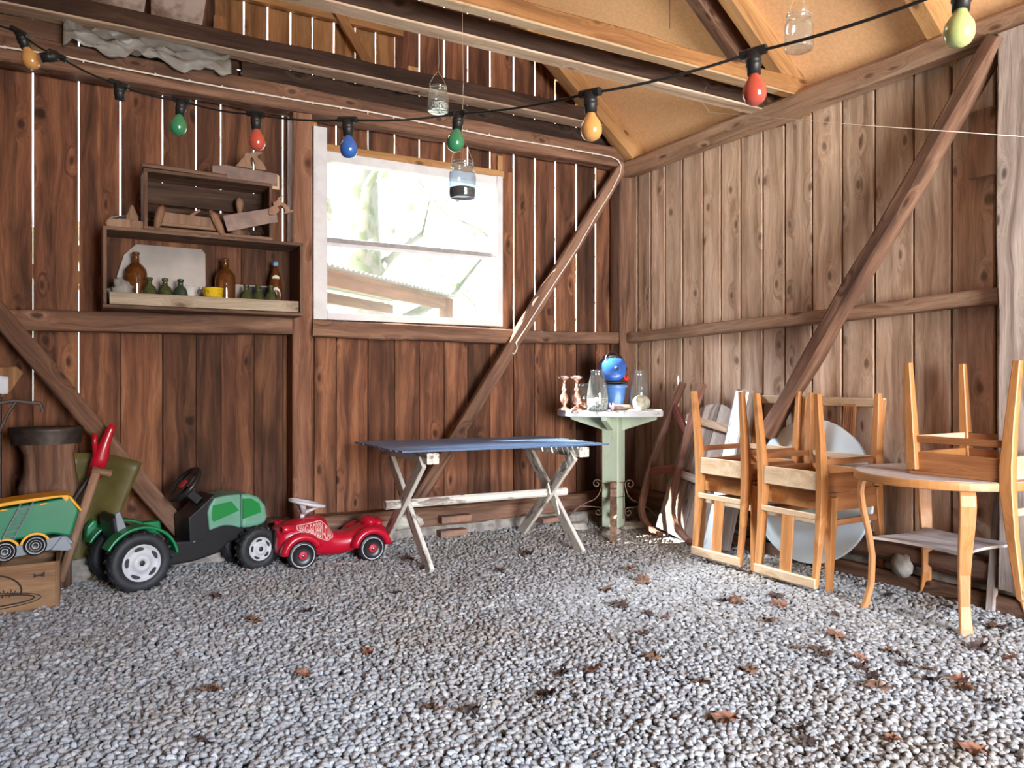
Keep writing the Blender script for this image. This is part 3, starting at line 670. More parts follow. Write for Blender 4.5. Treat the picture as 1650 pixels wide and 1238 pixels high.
# ================================================================== ROUND SIDE TABLE
t = thing('side_table', 'round wooden side table with dusty top, bent legs and lower shelf, at the right edge', 'table', (3.40, 2.03, 0))
m = MB(); m.prism(circ(.365, 64), .038, 'dusty_top', (0, 0, .622), (1, 0, 0), (0, 1, 0)); m.build('table_top', t, bevel=.004)
m = MB()
for a0 in range(64):
    pass
ring = [(.368, .603), (.3715, .606), (.3715, .636), (.368, .639), (.355, .6395), (.355, .6025)]
m.lathe(ring + [ring[0]], 'chair_wood', n=64, cap=False, smooth=False, gl=True); m.build('rim', t)
for (sx, sy) in ((-1, 1), (-1, -1), (1, 1), (1, -1)):
    d = V(sx, sy, 0).normalized(); m = MB(); pts = []
    for z, r in ((.0, .335), (.03, .322), (.12, .300), (.25, .296), (.36, .312), (.46, .335), (.54, .345), (.58, .340), (.605, .325)): pts.append(d*r + V(0, 0, z))
    ws = [.056, .050, .042, .046, .054, .060, .064, .064, .062]
    m.tubebox(pts, ws, .024, 'chair_wood', V(-d.y, d.x, 0)); m.build('leg', t, bevel=.002)
out = []
for k in range(4):
    a = pi/4 + k*pi/2; p = V(cos(a), sin(a), 0)*.315; q = V(cos(a+pi/2), sin(a+pi/2), 0)*.315; mid = (p+q)/2*.62
    for i in range(10):
        u = i/10; pt = p*(1-u)**2 + mid*2*u*(1-u) + q*u*u; out.append((pt.x, pt.y))
m = MB(); m.prism(out, .012, 'dusty_top', (0, 0, .33), (1, 0, 0), (0, 1, 0)); m.build('shelf', t)

# ================================================================== BLUE SLATTED TABLE
t = thing('garden_table', 'garden table with a blue slatted top on flaking white crossed legs, under the window', 'table', (2.175, 4.19, 0), (0, radians(.6), 0))
m = MB(); n = 13; y0, y1 = -.385, .385; w = (y1-y0)/n
for k in range(n):
    y = y0 + w*(k+.5); j = random.uniform(-.012, .012)
    m.bar(V(-.68 + j, y, .666), V(.68 + j, y, .666), w-.013, .010, 'blue_paint', bev=.002)
m.build('slatted_top', t)
for X, ins in ((-.50, 1), (.50, -1)):
    m = MB(); m.bar(V(X, -.36, .622), V(X, .36, .622), .035, .06, 'white_peel'); m.bar(V(X + .036, -.36, .622), V(X + .036, -.28, .622), .035, .06, 'white_peel'); m.build('crosspiece', t)
    for s in (-1, 1):
        m = MB(); xx = X + .017*s
        m.bar(V(xx, -.345*s, .0), V(xx, .30*s, .60), .026, .075, 'white_peel', up=(1, 0, 0) if 0 else (0, 0, 1), bev=.004); m.build('leg', t)
m = MB(); m.bar(V(-.62, 0, .33), V(.63, 0, .335), .045, .05, 'white_peel', seg=8, rough=.003, bev=.012); m.build('stretcher', t)

# ================================================================== GREEN PEDESTAL TABLE
GX, GY = 3.305, 4.335; TZ = .848
t = thing('pedestal_table', 'pale green pedestal table with rounded top and scrolled iron feet in the corner', 'table', (GX, GY, 0))
vd = V(GX, GY, 0).normalized(); vr = V(vd.y, -vd.x, 0)
out = []
for i in range(40):
    a = 2*pi*i/40; r = .385; x, y = r*cos(a), r*sin(a); x = max(-.38, min(.35, x)); y = max(-.29, min(.33, y)); out.append((x, y))
m = MB(); m.prism(out, .042, 'white_plank', (0, .02, TZ-.021), tuple(vr), tuple(vd)); m.build('table_top', t, bevel=.008)
m = MB(); m.bar((0, 0, .03), (0, 0, TZ-.042), .125, .125, 'green_paint', up=(cos(radians(29)), sin(radians(29)), 0), bev=.006, seg=4); m.build('post', t)
for d, L_ in ((-vr, .30), (vr, .30), (-vd*.9 - vr*.25, .24)):
    d = d.normalized(); m = MB(); o = [(.045, 0), (L_, 0), (L_, -.025), (.055, -.105), (.045, -.105)]
    m.prism(o, .04, 'green_paint', (0, 0, TZ-.043), tuple(d), (0, 0, 1)); m.build('bracket', t, bevel=.002)
def spiral(cx, cz, r0, a0, turns, n=16, sgn=1): return [(cx + r0*(1-.75*i/n)*cos(a0 + sgn*turns*2*pi*i/n), cz + r0*(1-.75*i/n)*sin(a0 + sgn*turns*2*pi*i/n)) for i in range(n+1)]
for d, k in ((-vr, 1), (vr, 1), (-vd, 1.35)):
    side = V(-d.y, d.x, 0); m = MB()
    arc = [(.36*k, .012), (.335*k, .04), (.30*k, .10), (.25*k, .155), (.19*k, .19), (.13*k, .215), (.10, .25), (.085, .30)]
    top = spiral(.115, .325, .034, pi, 1.25, 14, -1)
    m.tubebox([d*x + V(0, 0, z) for x, z in arc + top], .046 if k > 1.2 else .028, .006, 'iron_rust', side)
    lo = [(.23*k, .165), (.17*k, .165), (.11, .16)] + spiral(.105, .128, .032, pi/2, 1.2, 14, 1)
    m.tubebox([d*x + V(0, 0, z) for x, z in lo], .022, .006, 'iron_rust', side)
    m.tubebox([d*.07 + V(0, 0, z) for z in (.08, .2, .34)], .024, .006, 'iron_rust', side)
    m.build('scroll_foot', t)
m = MB()
for z in (.24, .34): m.tube([(cos(a)*.10, sin(a)*.10, z + .01*sin(3*a)) for a in [i*pi/6 for i in range(12)]], .0015, 'iron_dark', n=5, closed=True)
m.build('wire', t)
# things on the green table; position given by picture column and distance
def gt(px, off=0):   # point on the table top: column px, off metres beyond the table's centre line
    d = V(GX, GY, 0).length; r = ray(px, HY); r.z = 0; dd = (d + off) / r.normalized().dot(vd); q = r.normalized()*dd; return V(q.x, q.y, TZ)
def jar(name, loc, prof, mat, label, cat, group=None, wall=.003):
    m = MB(); inner = [(max(r - wall, .001), z + (wall if i == 0 else 0)) for i, (r, z) in enumerate(prof)]
    pr = [(.001, prof[0][1])] + prof + inner[::-1] + [(.001, prof[0][1] + wall)]
    m.lathe(pr, mat, n=32, cap=False); o = m.build(name, None, loc); return tag(o, label, cat, group)
tall = [(.060, 0), (.068, .006), (.071, .05), (.070, .10), (.064, .15), (.056, .195), (.047, .235), (.041, .255), (.045, .262), (.045, .275), (.041, .277)]
jar('glass_jar', gt(962.5, -.27), [(r*1.02, z) for r, z in tall], 'glass', 'tall tapering glass jar a third full of grey grit on the green table', 'jar')
m = MB(); m.lathe([(.001, 0), (.062, 0), (.066, .05), (.064, .078), (.001, .085)], 'jar_fill_grey', n=24, cap=False); o = m.build('jar_filling', None, tuple(gt(962.5, -.27) + V(0, 0, .006))); tag(o, 'speckled grey grit inside the front glass jar', 'gravel', kind='stuff')
jar('glass_jar', gt(1030, .06), tall, 'glass', 'tall tapering empty glass jar on the green table, behind the mossy round stone', 'jar')
jar('glass_jar', gt(937, .0), [(.055, 0), (.075, .01), (.08, .06), (.078, .11), (.062, .15), (.050, .165), (.053, .175), (.053, .185)], 'glass', 'squat round glass jar behind the two candlesticks on the green table', 'jar')
def candlestick(px, off, label):
    t = thing('candlestick', label, 'candlestick', tuple(gt(px, off)), group='copper candlesticks')
    m = MB(); m.lathe([(.001, 0), (.045, 0), (.043, .008), (.020, .022), (.012, .035), (.022, .05), (.030, .075), (.026, .10), (.012, .12), (.010, .13), (.018, .145), (.010, .16), (.008, .19), (.014, .20), (.012, .205), (.001, .205)], 'copper', n=24); m.build('stem', t)
    m = MB(); m.lathe([(.012, .2), (.030, .215), (.042, .228), (.040, .230), (.028, .218), (.010, .212)], 'copper', n=24, cap=False); m.build('drip_pan', t)
    m = MB(); m.lathe([(.001, .214), (.022, .214), (.023, .236), (.019, .238), (.001, .236)], 'silver_plastic', n=20); tag(m.build('tealight', t), 'silver tealight cup')
candlestick(909, -.17, 'copper candlestick on the far left of the green table'); candlestick(929, -.21, 'copper candlestick next to the tall grit-filled glass jar')
m = MB(); m.blob((0, 0, 0), (.062, .05, .038), 'copper', 4, .3); tag(m.build('shell', None, tuple(gt(943, -.10) + V(0, 0, .033))), 'pinkish orange shell-shaped lump beside the front glass jar', 'shell')
# blue pot with a dark slab lid and the blue lantern on it
pb = gt(991, .09); ps = MB(); ps.lathe([(.001, 0), (.060, 0), (.066, .04), (.078, .15), (.090, .155), (.092, .175), (.080, .178), (.001, .178)], 'blue_pot', n=36)
tag(ps.build('flower_pot', None, tuple(pb)), 'plain light blue pot on the green table, under the dark slab', 'pot')
m = MB(); m.blob((0, 0, 0), (.098, .09, .014), 'dark_lid', 2, .18, 20, 8); tag(m.build('slate', None, tuple(pb + V(-.002, 0, .192))), 'dark flat slab lying on the light blue pot', 'slab')
lp = pb + V(-.045, -.03, .204); t = thing('lantern', 'round blue glazed lantern with a black top on the dark slab', 'lantern', tuple(lp), (0, 0, radians(20))); t.scale = (1.12, 1.12, 1.08)
m = MB(); m.lathe([(.001, 0), (.050, 0), (.078, .03), (.092, .075), (.088, .115), (.062, .15), (.055, .152), (.001, .15)], 'blue_glaze', n=36); m.build('body', t)
m = MB(); m.lathe([(.068, .140), (.058, .160), (.030, .178), (.001, .182)], 'black_plastic', n=28); tag(m.build('cap', t), 'black domed top')
m = MB(); m.tube([(-.085*cos(a), 0, .12 + .075*sin(a)) for a in [i*pi/12 for i in range(13)]], .0025, 'steel', n=6); m.build('handle', t)
m = MB()
for a in (-1.3,): m.lathe([(.001, 0), (.013, 0), (.013, .004), (.001, .004)], 'hub_dark', (cos(a)*.088, sin(a)*.088, .075), 14, Euler((pi/2, 0, a + pi/2)).to_matrix())
m.build('opening', t); m = MB(); a = -2.3; m.lathe([(.001, 0), (.013, 0), (.013, .004), (.001, .004)], 'hub_dark', (cos(a)*.088, sin(a)*.088, .075), 14, Euler((pi/2, 0, a + pi/2)).to_matrix()); m.build('opening', t)
m = MB()
for k in range(9): a = k*.7; m.tube([(0, 0, 0), (cos(a)*.015, sin(a)*.010, .022 + .008*sin(k*2)), (cos(a)*.026, sin(a)*.015, .030 + .012*sin(k*2))], .004, 'red_flower', n=5, rs=[.003, .007, .002])
tag(m.build('flower', None, tuple(pb + V(.045, -.07, .200))), 'small red artificial flower on the dark slab', 'flower')
m = MB(); m.blob((0, 0, 0), (.062, .055, .056), 'moss_stone', 1, .12, 22, 14); tag(m.build('moss_ball', None, tuple(gt(1033, -.10) + V(0, 0, .050))), 'large mossy pale round stone on the right of the green table', 'stone')
m = MB(); m.blob((0, 0, 0), (.085, .04, .022), 'stone_brown', 5, .3, 20, 10); tag(m.build('flat_stone', None, tuple(gt(1001, -.16) + V(0, 0, .02)), (0, 0, -.4)), 'brown flat stone on the green table in front of the blue pot', 'stone')
m = MB()
for k in range(10): a = k*.63; m.tube([(0, 0, .0), (cos(a)*.012, sin(a)*.01, .02), (cos(a)*.02, sin(a)*.015, .045*abs(sin(k*1.7)) + .012)], .003, 'pink_shell', n=5, rs=[.003, .006, .001])
tag(m.build('dried_flower', None, tuple(gt(986, -.2))), 'pinkish lilac dried flower beside the front glass jar', 'flower')

# ================================================================== OLD SLED
SP = [(1100, 617), (1098, 624), (1085, 655), (1062, 712), (1047, 760), (1037, 800), (1034, 825), (1042, 845), (1054, 857), (1064, 861)]
SQ = [(1133, 619), (1131, 626), (1120, 655), (1108, 700), (1094, 755), (1085, 795), (1083, 830), (1092, 853), (1102, 865), (1111, 872)]
def sledpt(px, py, base):   # leans against the right wall
    r = ray(px, py); # plane through base line leaning to +X: x = base + .33*(z/1.1)
    for _ in range(30):
        t_ = getattr(sledpt, 't', 4.5); p = V(r.x*t_, r.y*t_, CAMZ + r.z*t_); tx = base + .27*(p.z/1.05); sledpt.t = tx / r.x
    return V(r.x*sledpt.t, r.y*sledpt.t, CAMZ + r.z*sledpt.t)
A1 = [sledpt(x, y, 3.38) for x, y in SP]; A2 = [sledpt(x, y, 3.36) for x, y in SQ]
org = (A1[-1] + A2[-1])/2; org.z = 0
t = thing('sled', 'old brown wooden sled with curved runners standing on end against the right wall', 'sled', tuple(org))
for A_ in (A1, A2):
    m = MB(); sm = []
    for i in range(len(A_) - 1):
        for k in range(3): u = k/3; a = A_[max(i-1, 0)]; b = A_[i]; c = A_[i+1]; d = A_[min(i+2, len(A_)-1)]; sm.append(.5*((2*b) + (c-a)*u + (2*a-5*b+4*c-d)*u*u + (3*b-a-3*c+d)*u**3) - org)
    sm.append(A_[-1] - org); m.tubebox(sm, .030, .050, 'sled_wood', V(0, 1, 0)); m.build('runner', t)
for i, j in ((3, 3), (5, 5)):
    m = MB(); a = A1[2 if i == 3 else 4] - org; b = A2[3 if j == 3 else 4] - org; m.bar(a, b, .024, .055, 'sled_red', bev=.004); m.build('crossbar', t)
a = sledpt(1108, 760, 3.42) - org; b = a + V(.10, -.22, -.02); m = MB(); m.bar(a, b, .05, .028, 'sled_red', bev=.004); m.build('crossbar', t)

# ================================================================== ROUND BOARD LID, TROUGH, PLANKS, DISC behind the chairs
t = thing('round_topped_board', 'round-topped panel of grey weathered planks leaning between the sled and the left chairs', 'board', (3.43, 3.77, 0), (radians(9), radians(13), 0))
m = MB(); ys = [-.27, -.13, .0, .14, .27]
for k in range(4):
    a, b = ys[k]+.002, ys[k+1]-.002; pts = [(a, .02), (b, .02)] + [(b + (a-b)*i/6, .66 + sqrt(max(.272**2 - (b + (a-b)*i/6)**2, 0))) for i in range(7)]
    m.prism(pts, .022, 'grey_board', (0, 0, 0), (0, 1, 0), (0, 0, 1), rn=random.random(), grain=0)
m.build('planks', t)
for z, mt in ((.79, 'beam_white'), (.42, 'grey_board')):
    m = MB(); m.bar((-.026, -.25, z), (-.026, .25, z), .03, .05, mt); m.build('batten', t)
m = MB(); m.bar((-.044, -.20, .79), (-.044, -.15, .79), .006, .035, 'iron_dark'); m.build('bolt_plate', t)
t = thing('wooden_trough', 'long grey box-shaped trough with a whitish front, leaning behind the left stack of chairs', 'trough', (3.42, 3.40, 0))
p0 = V(-.05, .065, .02); p1 = V(.175, .01, .985)
m = MB(); m.bar(p0, p1, .10, .018, 'white_plank', up=(1, 0, .25)); tag(m.build('front_board', t), 'whitish front board')
for yy in (-.045, .045):
    m = MB(); m.bar(p0 + V(.068, yy, 0), p1 + V(.068, yy, -.02), .016, .12, 'grey_board', up=(1, 0, .25)); m.build('side', t)
m = MB(); m.bar(p1 + V(.062, -.05, -.01), p1 + V(.062, .05, -.01), .125, .02, 'grey_board', up=(.25, 0, 1)); m.build('end_board', t)
m = MB(); m.prism(circ(.405, 56), .022, 'disc_white', (0, 0, .405), (0, 1, 0), (0, 0, 1)); tag(m.build('white_disc', None, (3.56, 2.93, .03), (0, radians(8), radians(0)), bevel=.003), 'big round pale blue-white tabletop leaning on the wall behind the right stack of chairs', 'tabletop')
m = MB(); m.bar((0, 0, 0), (.05, -.02, .70), .035, .035, 'grey_board', up=(0, 1, 0)); tag(m.build('post_piece', None, (3.60, 1.935, .0)), 'short grey post leaning at the wall behind the round side table', 'post')
m = MB(); m.blob((0, 0, 0), (.035, .055, .06), 'concrete', 9, .3); tag(m.build('wall_stone', None, (3.60, 2.36, .13)), 'grey pointed stone on the ground plank behind the round side table', 'stone')
# ================================================================== TOY TRACTOR
def wheel(m_t, m_r, R, w, rim, par, cy, cx, cz, tread=True, side=-1):
    Rm = Euler((pi/2, 0, 0)).to_matrix()   # lathe axis z -> -y
    m = MB(); prof = [(rim, -w/2+.004), (R*.88, -w/2), (R*.97, -w/2+.010), (R, -w*.25), (R, w*.25), (R*.97, w/2-.010), (R*.88, w/2), (rim, w/2-.004), (rim*.98, -w/2+.004)]
    m.lathe(prof, 'tyre_black', (cx, cy, cz), 40, Rm, cap=False)
    if tread:
        for k in range(18):
            a = k*2*pi/18
            for s in (-1, 1):
                b = a + s*.0 + (0 if s < 0 else pi/18)
                p = V(cx + cos(b)*R*.995, cy + s*w*.24, cz + sin(b)*R*.995); q = V(cx + cos(b+.10)*R*.995, cy + s*w*.50, cz + sin(b+.10)*R*.985)
                m.bar(p, q, .010, .014, 'tyre_black', up=(cos(b), 0, sin(b)), bev=.002)
    t_ = m.build('tyre', par)
    return t_
def rim6(par, R, cx, cy, cz, side):
    m = MB(); Rm = Euler((pi/2, 0, 0)).to_matrix() if side < 0 else Euler((-pi/2, 0, 0)).to_matrix()
    m.lathe([(R, -.012), (R*1.02, .006), (R*.93, .008), (R*.90, .0), (R*.50, .002), (R*.46, .012), (R*.30, .014), (.013, .010), (.013, -.01)], 'rim_white', (cx, cy, cz), 36, Rm, cap=False)
    o = m.build('rim', par); m = MB()
    for k in range(5):
        m = MB(); a = k*2*pi/5 + .5; c = V(cx + cos(a)*R*.80, cy + side*.004, cz + sin(a)*R*.80)
        o_ = [(cos(u)*R*.26, sin(u)*R*.10 - .004*abs(cos(u))) for u in [i*2*pi/12 for i in range(12)]]
        m.prism(o_, .008, 'hub_dark', c, (-sin(a), 0, cos(a)), (cos(a), 0, sin(a))); m.build('rim_slot', par)
    m = MB(); m.lathe([(.001, 0), (.014, 0), (.014, .004), (.001, .004)], 'hub_dark', (cx, cy + side*.006, cz), 14, Rm)
    m.build('hub_hole', par)
t = thing('toy_tractor', 'green and black child pedal tractor with pale wheel discs, parked by the left wall', 'toy tractor', (.30, 4.20, 0), (0, 0, radians(15.5)))
for side, y in ((-1, .045), (1, .315)):
    w_ = thing('rear_wheel', None, None); w_.parent = t; wheel(None, None, .148, .085, .092, w_, y, 0, .148); rim6(w_, .090, 0, y + side*.036, .148, side)
for side, y in ((-1, .055), (1, .245)):
    w_ = thing('front_wheel', None, None); w_.parent = t; wheel(None, None, .117, .07, .066, w_, y, .635, .117); rim6(w_, .064, .635, y + side*.030, .117, side)
m = MB(); m.prism([(-.10, .13), (-.09, .22), (.12, .215), (.30, .20), (.36, .25), (.37, .31), (.42, .30), (.60, .30), (.72, .25), (.72, .19), (.50, .16), (.44, .11), (.30, .085), (.10, .085)], .15, 'black_plastic', (0, .19, 0)); m.build('chassis', t, bevel=.012)
m = MB(); m.bar((-0, .0, .148), (0, .38, .148), .03, .03, 'black_plastic'); m.bar((.635, .06, .117), (.635, .24, .117), .03, .03, 'black_plastic'); m.build('axle', t)
m = MB(); m.prism([(.375, .245), (.365, .345), (.375, .375), (.40, .418), (.46, .425), (.55, .425), (.552, .235), (.50, .255), (.45, .262)], .215, 'green_faded', (0, .19, 0)); m.build('bonnet', t, bevel=.010)
m = MB(); m.prism([(.555, .232), (.555, .424), (.60, .420), (.66, .395), (.70, .345), (.712, .28), (.70, .245), (.64, .230)], .215, 'green_faded', (0, .19, 0)); m.build('nose', t, bevel=.020)
for nm, ol in (('side_sticker', [(.388, .300), (.392, .378), (.495, .392), (.54, .335), (.40, .292)]), ('side_sticker', [(.562, .285), (.562, .398), (.61, .395), (.66, .36), (.67, .31)])):
    m = MB(); m.prism([(x, z) for x, z in ol], .219, 'green_bright', (0, .19, 0)); tag(m.build(nm, t), 'bright green unfaded patch')
m = MB(); m.prism([(.275, .20), (.27, .325), (.33, .37), (.405, .435), (.425, .43), (.38, .36), (.37, .20)], .19, 'black_plastic', (0, .19, 0)); m.bar((.355, .19, .40), (.285, .19, .465), .06, .05, 'black_plastic'); m.build('dashboard', t, bevel=.008)
sw = thing('steering_wheel', None, None, (.285, .19, .492), (0, radians(-50), 0)); sw.parent = t
m = MB(); m.tube([(cos(a)*.10, sin(a)*.10, 0) for a in [i*2*pi/32 for i in range(32)]], .0145, 'black_plastic', n=10, closed=True)
m.bar((-.09, 0, 0), (.09, 0, 0), .05, .014, 'black_plastic', up=(0, 0, 1)); m.bar((0, 0, 0), (0, .09, 0), .04, .014, 'black_plastic'); m.build('wheel_ring', sw)
m = MB(); m.box((-.002, 0, .010), (.05, .04, .006), 'red_plastic'); tag(m.build('wheel_badge', sw), 'red centre badge')
for y in (.045, .315):
    m = MB(); oo = [(.182*cos(a), .148 + .182*sin(a)) for a in [radians(8 + i*8.0) for i in range(19)]] ; ii = [(.168*cos(a), .148 + .168*sin(a)) for a in [radians(8 + i*8.0) for i in range(19)]]
    m.prism(oo + ii[::-1], .095, 'green_plastic', (0, y, 0)); m.build('fender', t, bevel=.006)
m = MB(); m.prism([(-.155, .22), (-.15, .30), (-.12, .335), (-.10, .33), (-.09, .22)], .05, 'green_plastic', (0, .365, 0)); m.prism([(.12, .24), (.10, .30), (.19, .30), (.20, .22)], .06, 'green_plastic', (0, .30, 0)); m.build('side_guard', t, bevel=.012)
m = MB(); m.prism([(-.09, .22), (-.115, .37), (-.085, .395), (-.05, .30), (0, .27), (.10, .265), (.13, .22)], .20, 'black_plastic', (0, .19, 0)); m.build('seat', t, bevel=.02)
m = MB(); m.prism([(-.085, .26), (-.10, .395), (-.078, .405), (-.04, .30), (-.03, .26)], .02, 'grey_plastic', (0, .085, 0)); m.build('seat_side', t, bevel=.006)

# ================================================================== RED RIDE-ON CAR (nose towards the tractor)
t = thing('ride_on_car', 'small red ride-on toy car with a pale steering wheel, beside the table leg', 'toy car', (1.108, 4.25, 0), (0, 0, radians(1)))
def superell(x, hw, z0, z1, n=20, e=2.6):
    zc, hh = (z0+z1)/2, (z1-z0)/2; out = []
    for i in range(n):
        a = 2*pi*i/n; ca, sa = cos(a), sin(a)
        out.append(V(x, .155 + hw*math.copysign(abs(ca)**(2/e), ca), zc + hh*math.copysign(abs(sa)**(2/e), sa)))
    return out
secs = [(-.125, .070, .09, .215), (-.115, .095, .075, .235), (-.08, .105, .07, .245), (-.02, .110, .07, .262), (.05, .112, .055, .275), (.12, .105, .045, .278), (.155, .100, .042, .262), (.175, .098, .04, .215), (.21, .095, .04, .178), (.27, .097, .045, .172), (.32, .10, .055, .178), (.36, .10, .065, .195), (.42, .105, .075, .215), (.47, .105, .085, .212), (.51, .09, .10, .185), (.525, .06, .12, .165)]
m = MB(); m.loft([superell(x, w, a, b)[::-1] for x, w, a, b in secs], 'red_plastic', True); m.build('body', t)
m = MB()
for s in (-1, 1):
    m = MB(); yc = .155 + s*.118
    def fender(x0, R, a0, a1, z0):
        rings = []
        for i in range(15):
            a = radians(a0 + (a1-a0)*i/14); ro = R
            rings.append([V(x0 + cos(a)*(ro + .024*cos(b)), yc + .040*sin(b), z0 + sin(a)*(ro + .024*cos(b))) for b in [j*2*pi/10 for j in range(10)]])
        m.loft(rings, 'red_plastic', True)
    fender(.0, .098, 178, 22, .085); fender(.405, .100, 172, 8, .080)
    pts = [V(.085, yc, .105), V(.13, yc, .075), V(.19, yc + 0, .058), V(.25, yc, .062), V(.305, yc, .095)]
    m.tube([pts[0]] + pts + [pts[-1]], .035, 'red_plastic', n=10, rs=[(.01, .01), (.036, .030), (.040, .032), (.042, .032), (.040, .032), (.036, .03), (.01, .01)]); m.build('mudguard', t)
for s in (-1, 1):
    for x, z, R_ in ((.0, .082, .080), (.405, .078, .078)):
        w_ = thing('wheel', None, None); w_.parent = t; y = .155 + s*.125; Rm = Euler((pi/2, 0, 0)).to_matrix() if s < 0 else Euler((-pi/2, 0, 0)).to_matrix()
        m = MB(); m.lathe([(.001, -.02), (R_*.92, -.022), (R_, -.014), (R_, .010), (R_*.94, .020), (R_*.80, .022), (R_*.72, .012), (.03, .010), (.001, .010)], 'black_plastic', (x, y, z), 36, Rm, cap=False); m.build('tyre', w_)
        m = MB(); m.lathe([(R_*.76, .0195), (R_*.765, .0225), (R_*.81, .0235), (R_*.815, .021)], 'rim_white', (x, y, z), 40, Rm, cap=False); m.build('white_ring', w_)
        m = MB(); m.lathe([(.001, .012), (.024, .012), (.026, .018), (.021, .024), (.001, .025)], 'red_dusty', (x, y, z), 24, Rm); m.build('hub', w_)
        m = MB(); m.lathe([(.001, .024), (.008, .025), (.008, .030), (.001, .031)], 'steel', (x, y, z), 14, Rm); m.build('hub_bolt', w_)
for s in (-1, 1):
    m = MB(); Rm = Euler((0, -pi/2, 0)).to_matrix()
    m.lathe([(.001, -.05), (.016, -.04), (.024, .0), (.024, .025), (.018, .030), (.016, .022), (.001, .022)], 'red_plastic', (-.075, .155 + s*.090, .225), 18, Rm); h_ = m.build('headlamp', t)
    m = MB(); m.lathe([(.001, .0225), (.015, .0235), (.001, .024)], 'hub_dark', (-.075, .155 + s*.090, .225), 14, Rm); m.build('lens', h_)
m = MB(); m.prism([(-.045, .045), (.045, .045), (.03, -.02), (.0, -.055), (-.03, -.02)], .008, 'hub_dark', (-.125, .155, .165), (0, 1, 0), (0, 0, 1)); m.build('grille', t)
m = MB(); m.blob((.425, .155, .215), (.045, .08, .035), 'red_plastic', 1, .05); m.blob((.475, .155, .205), (.035, .075, .032), 'red_plastic', 2, .05); m.build('seat_back', t)
s_ = thing('steering_wheel', None, None, (.028, .155, .262), (0, 0, 0)); s_.parent = t
m = MB(); m.tube([(-.0, 0, -.02), (.012, 0, .035)], .013, 'silver_plastic', n=12); m.build('column', s_)
m = MB(); Rw = Euler((0, radians(14), 0)).to_matrix(); c_ = V(.035, 0, .088)
m.tube([c_ + Rw @ V(cos(a)*.098, sin(a)*.085, 0) for a in [i*2*pi/32 for i in range(32)]], .010, 'silver_plastic', n=8, closed=True)
for a in (0, 2.2, -2.2): m.tube([V(.012, 0, .03), c_ + Rw @ V(cos(a)*.05, sin(a)*.045, -.022), c_ + Rw @ V(cos(a)*.095, sin(a)*.082, 0)], .01, 'silver_plastic', n=8, rs=[.014, (.018, .008), .008])
m.build('wheel_ring', s_)
# printed side sticker, hugging the flank
def flank(x, z):
    w_ = None
    for i in range(len(secs)-1):
        a, b = secs[i], secs[i+1]
        if a[0] <= x <= b[0]: u = (x-a[0])/(b[0]-a[0]); w_ = [a[k]+(b[k]-a[k])*u for k in range(4)]
    if not w_: return .04
    q = min(.999, abs(z - (w_[2]+w_[3])/2)/((w_[3]-w_[2])/2)); return .155 - w_[1]*(1 - q**2.6)**(1/2.6)
import bpy as _b
def sticker(out, mat, off, nm):
    mm = MB(); vs = [V(x, flank(x, z) - off, z) for x, z in out]; mm.add(vs, [list(range(len(vs)))], mat); return mm.build(nm, t)
def decal_grid(x0, x1, lo, hi, mat, off, nm, par):
    mm = MB(); nx = 24; vs = []; fs = []
    for i in range(nx+1):
        x = x0 + (x1-x0)*i/nx
        for j in range(7): z = lo(x) + (hi(x)-lo(x))*j/6; vs.append(V(x, flank(x, z) - off, z))
    for i in range(nx):
        for j in range(6): a = i*7+j; fs.append((a, a+7, a+8, a+1))
    mm.add(vs, fs, mat, True); return mm.build(nm, par)
lo_ = lambda x: .222 - (x+.02)*.46 if x < .15 else .144 + (x-.15)*.5
hi_ = lambda x: min(.238 + (x+.02)*.12, .256 - max(0, x-.118)*1.05)
d1 = decal_grid(-.022, .186, lambda x: lo_(x)-.004, lambda x: hi_(x)+.004, 'decal_pink', .0020, 'sticker', t)
d2 = decal_grid(-.017, .182, lo_, hi_, 'decal_red', .0030, 'sticker_field', d1)
def text_mesh(body, size=1):
    cu = bpy.data.curves.new('lettering', 'FONT'); cu.body = body; cu.size = size; cu.resolution_u = 3; cu.offset = .006
    ob = bpy.data.objects.new('lettering', cu); COL.objects.link(ob); bpy.context.view_layer.update()
    me = bpy.data.meshes.new_from_object(ob.evaluated_get(bpy.context.evaluated_depsgraph_get())); vs = [v.co.copy() for v in me.vertices]; fs = [list(p.vertices) for p in me.polygons]
    bpy.data.objects.remove(ob); return vs, fs
vs, fs = text_mesh('BIG-BOBBY-CAR'); wmax = max(v.x for v in vs); mm = MB(); nv = []
for v in vs:
    u = (v.x/wmax); u = u**.82; x = -.012 + .188*u; z = lo_(x) + .003 + (hi_(x) - lo_(x) - .006) * min(1, max(0, v.y/.70)); nv.append(V(x, flank(x, z) - .0068, z))
mm.add(nv, fs, 'decal_pink'); tag(mm.build('sticker_lettering', d1), 'pink lettering')

# ================================================================== WOODEN CRATE AND TOY GARBAGE TRUCK
t = thing('wooden_crate', 'old wooden crate with black printed mark, on the gravel at the left edge', 'crate', (-.33, 4.27, 0))
for (x0, x1, y0, y1, z0, z1, nm) in ((-.26, .262, -.14, -.125, .0, .215, 'front_board'), (-.26, .262, .125, .14, 0, .215, 'back_board'), (.262, .280, -.14, .14, 0, .215, 'end_board'), (-.28, -.262, -.14, .14, 0, .215, 'end_board'), (-.26, .262, -.125, .125, .005, .017, 'bottom')):
    m = MB(); m.box(((x0+x1)/2, (y0+y1)/2, (z0+z1)/2), (x1-x0, y1-y0, z1-z0), 'crate_wood', along=(0 if x1-x0 > .1 else 2), bev=.002); m.build(nm, t)
m = MB(); fy = -.1415
m.tube([(-.02 + .15*cos(a), fy, .10 + .085*sin(a)) for a in [i*pi/14 for i in range(-1, 15)]], .0035, 'ink', n=4)
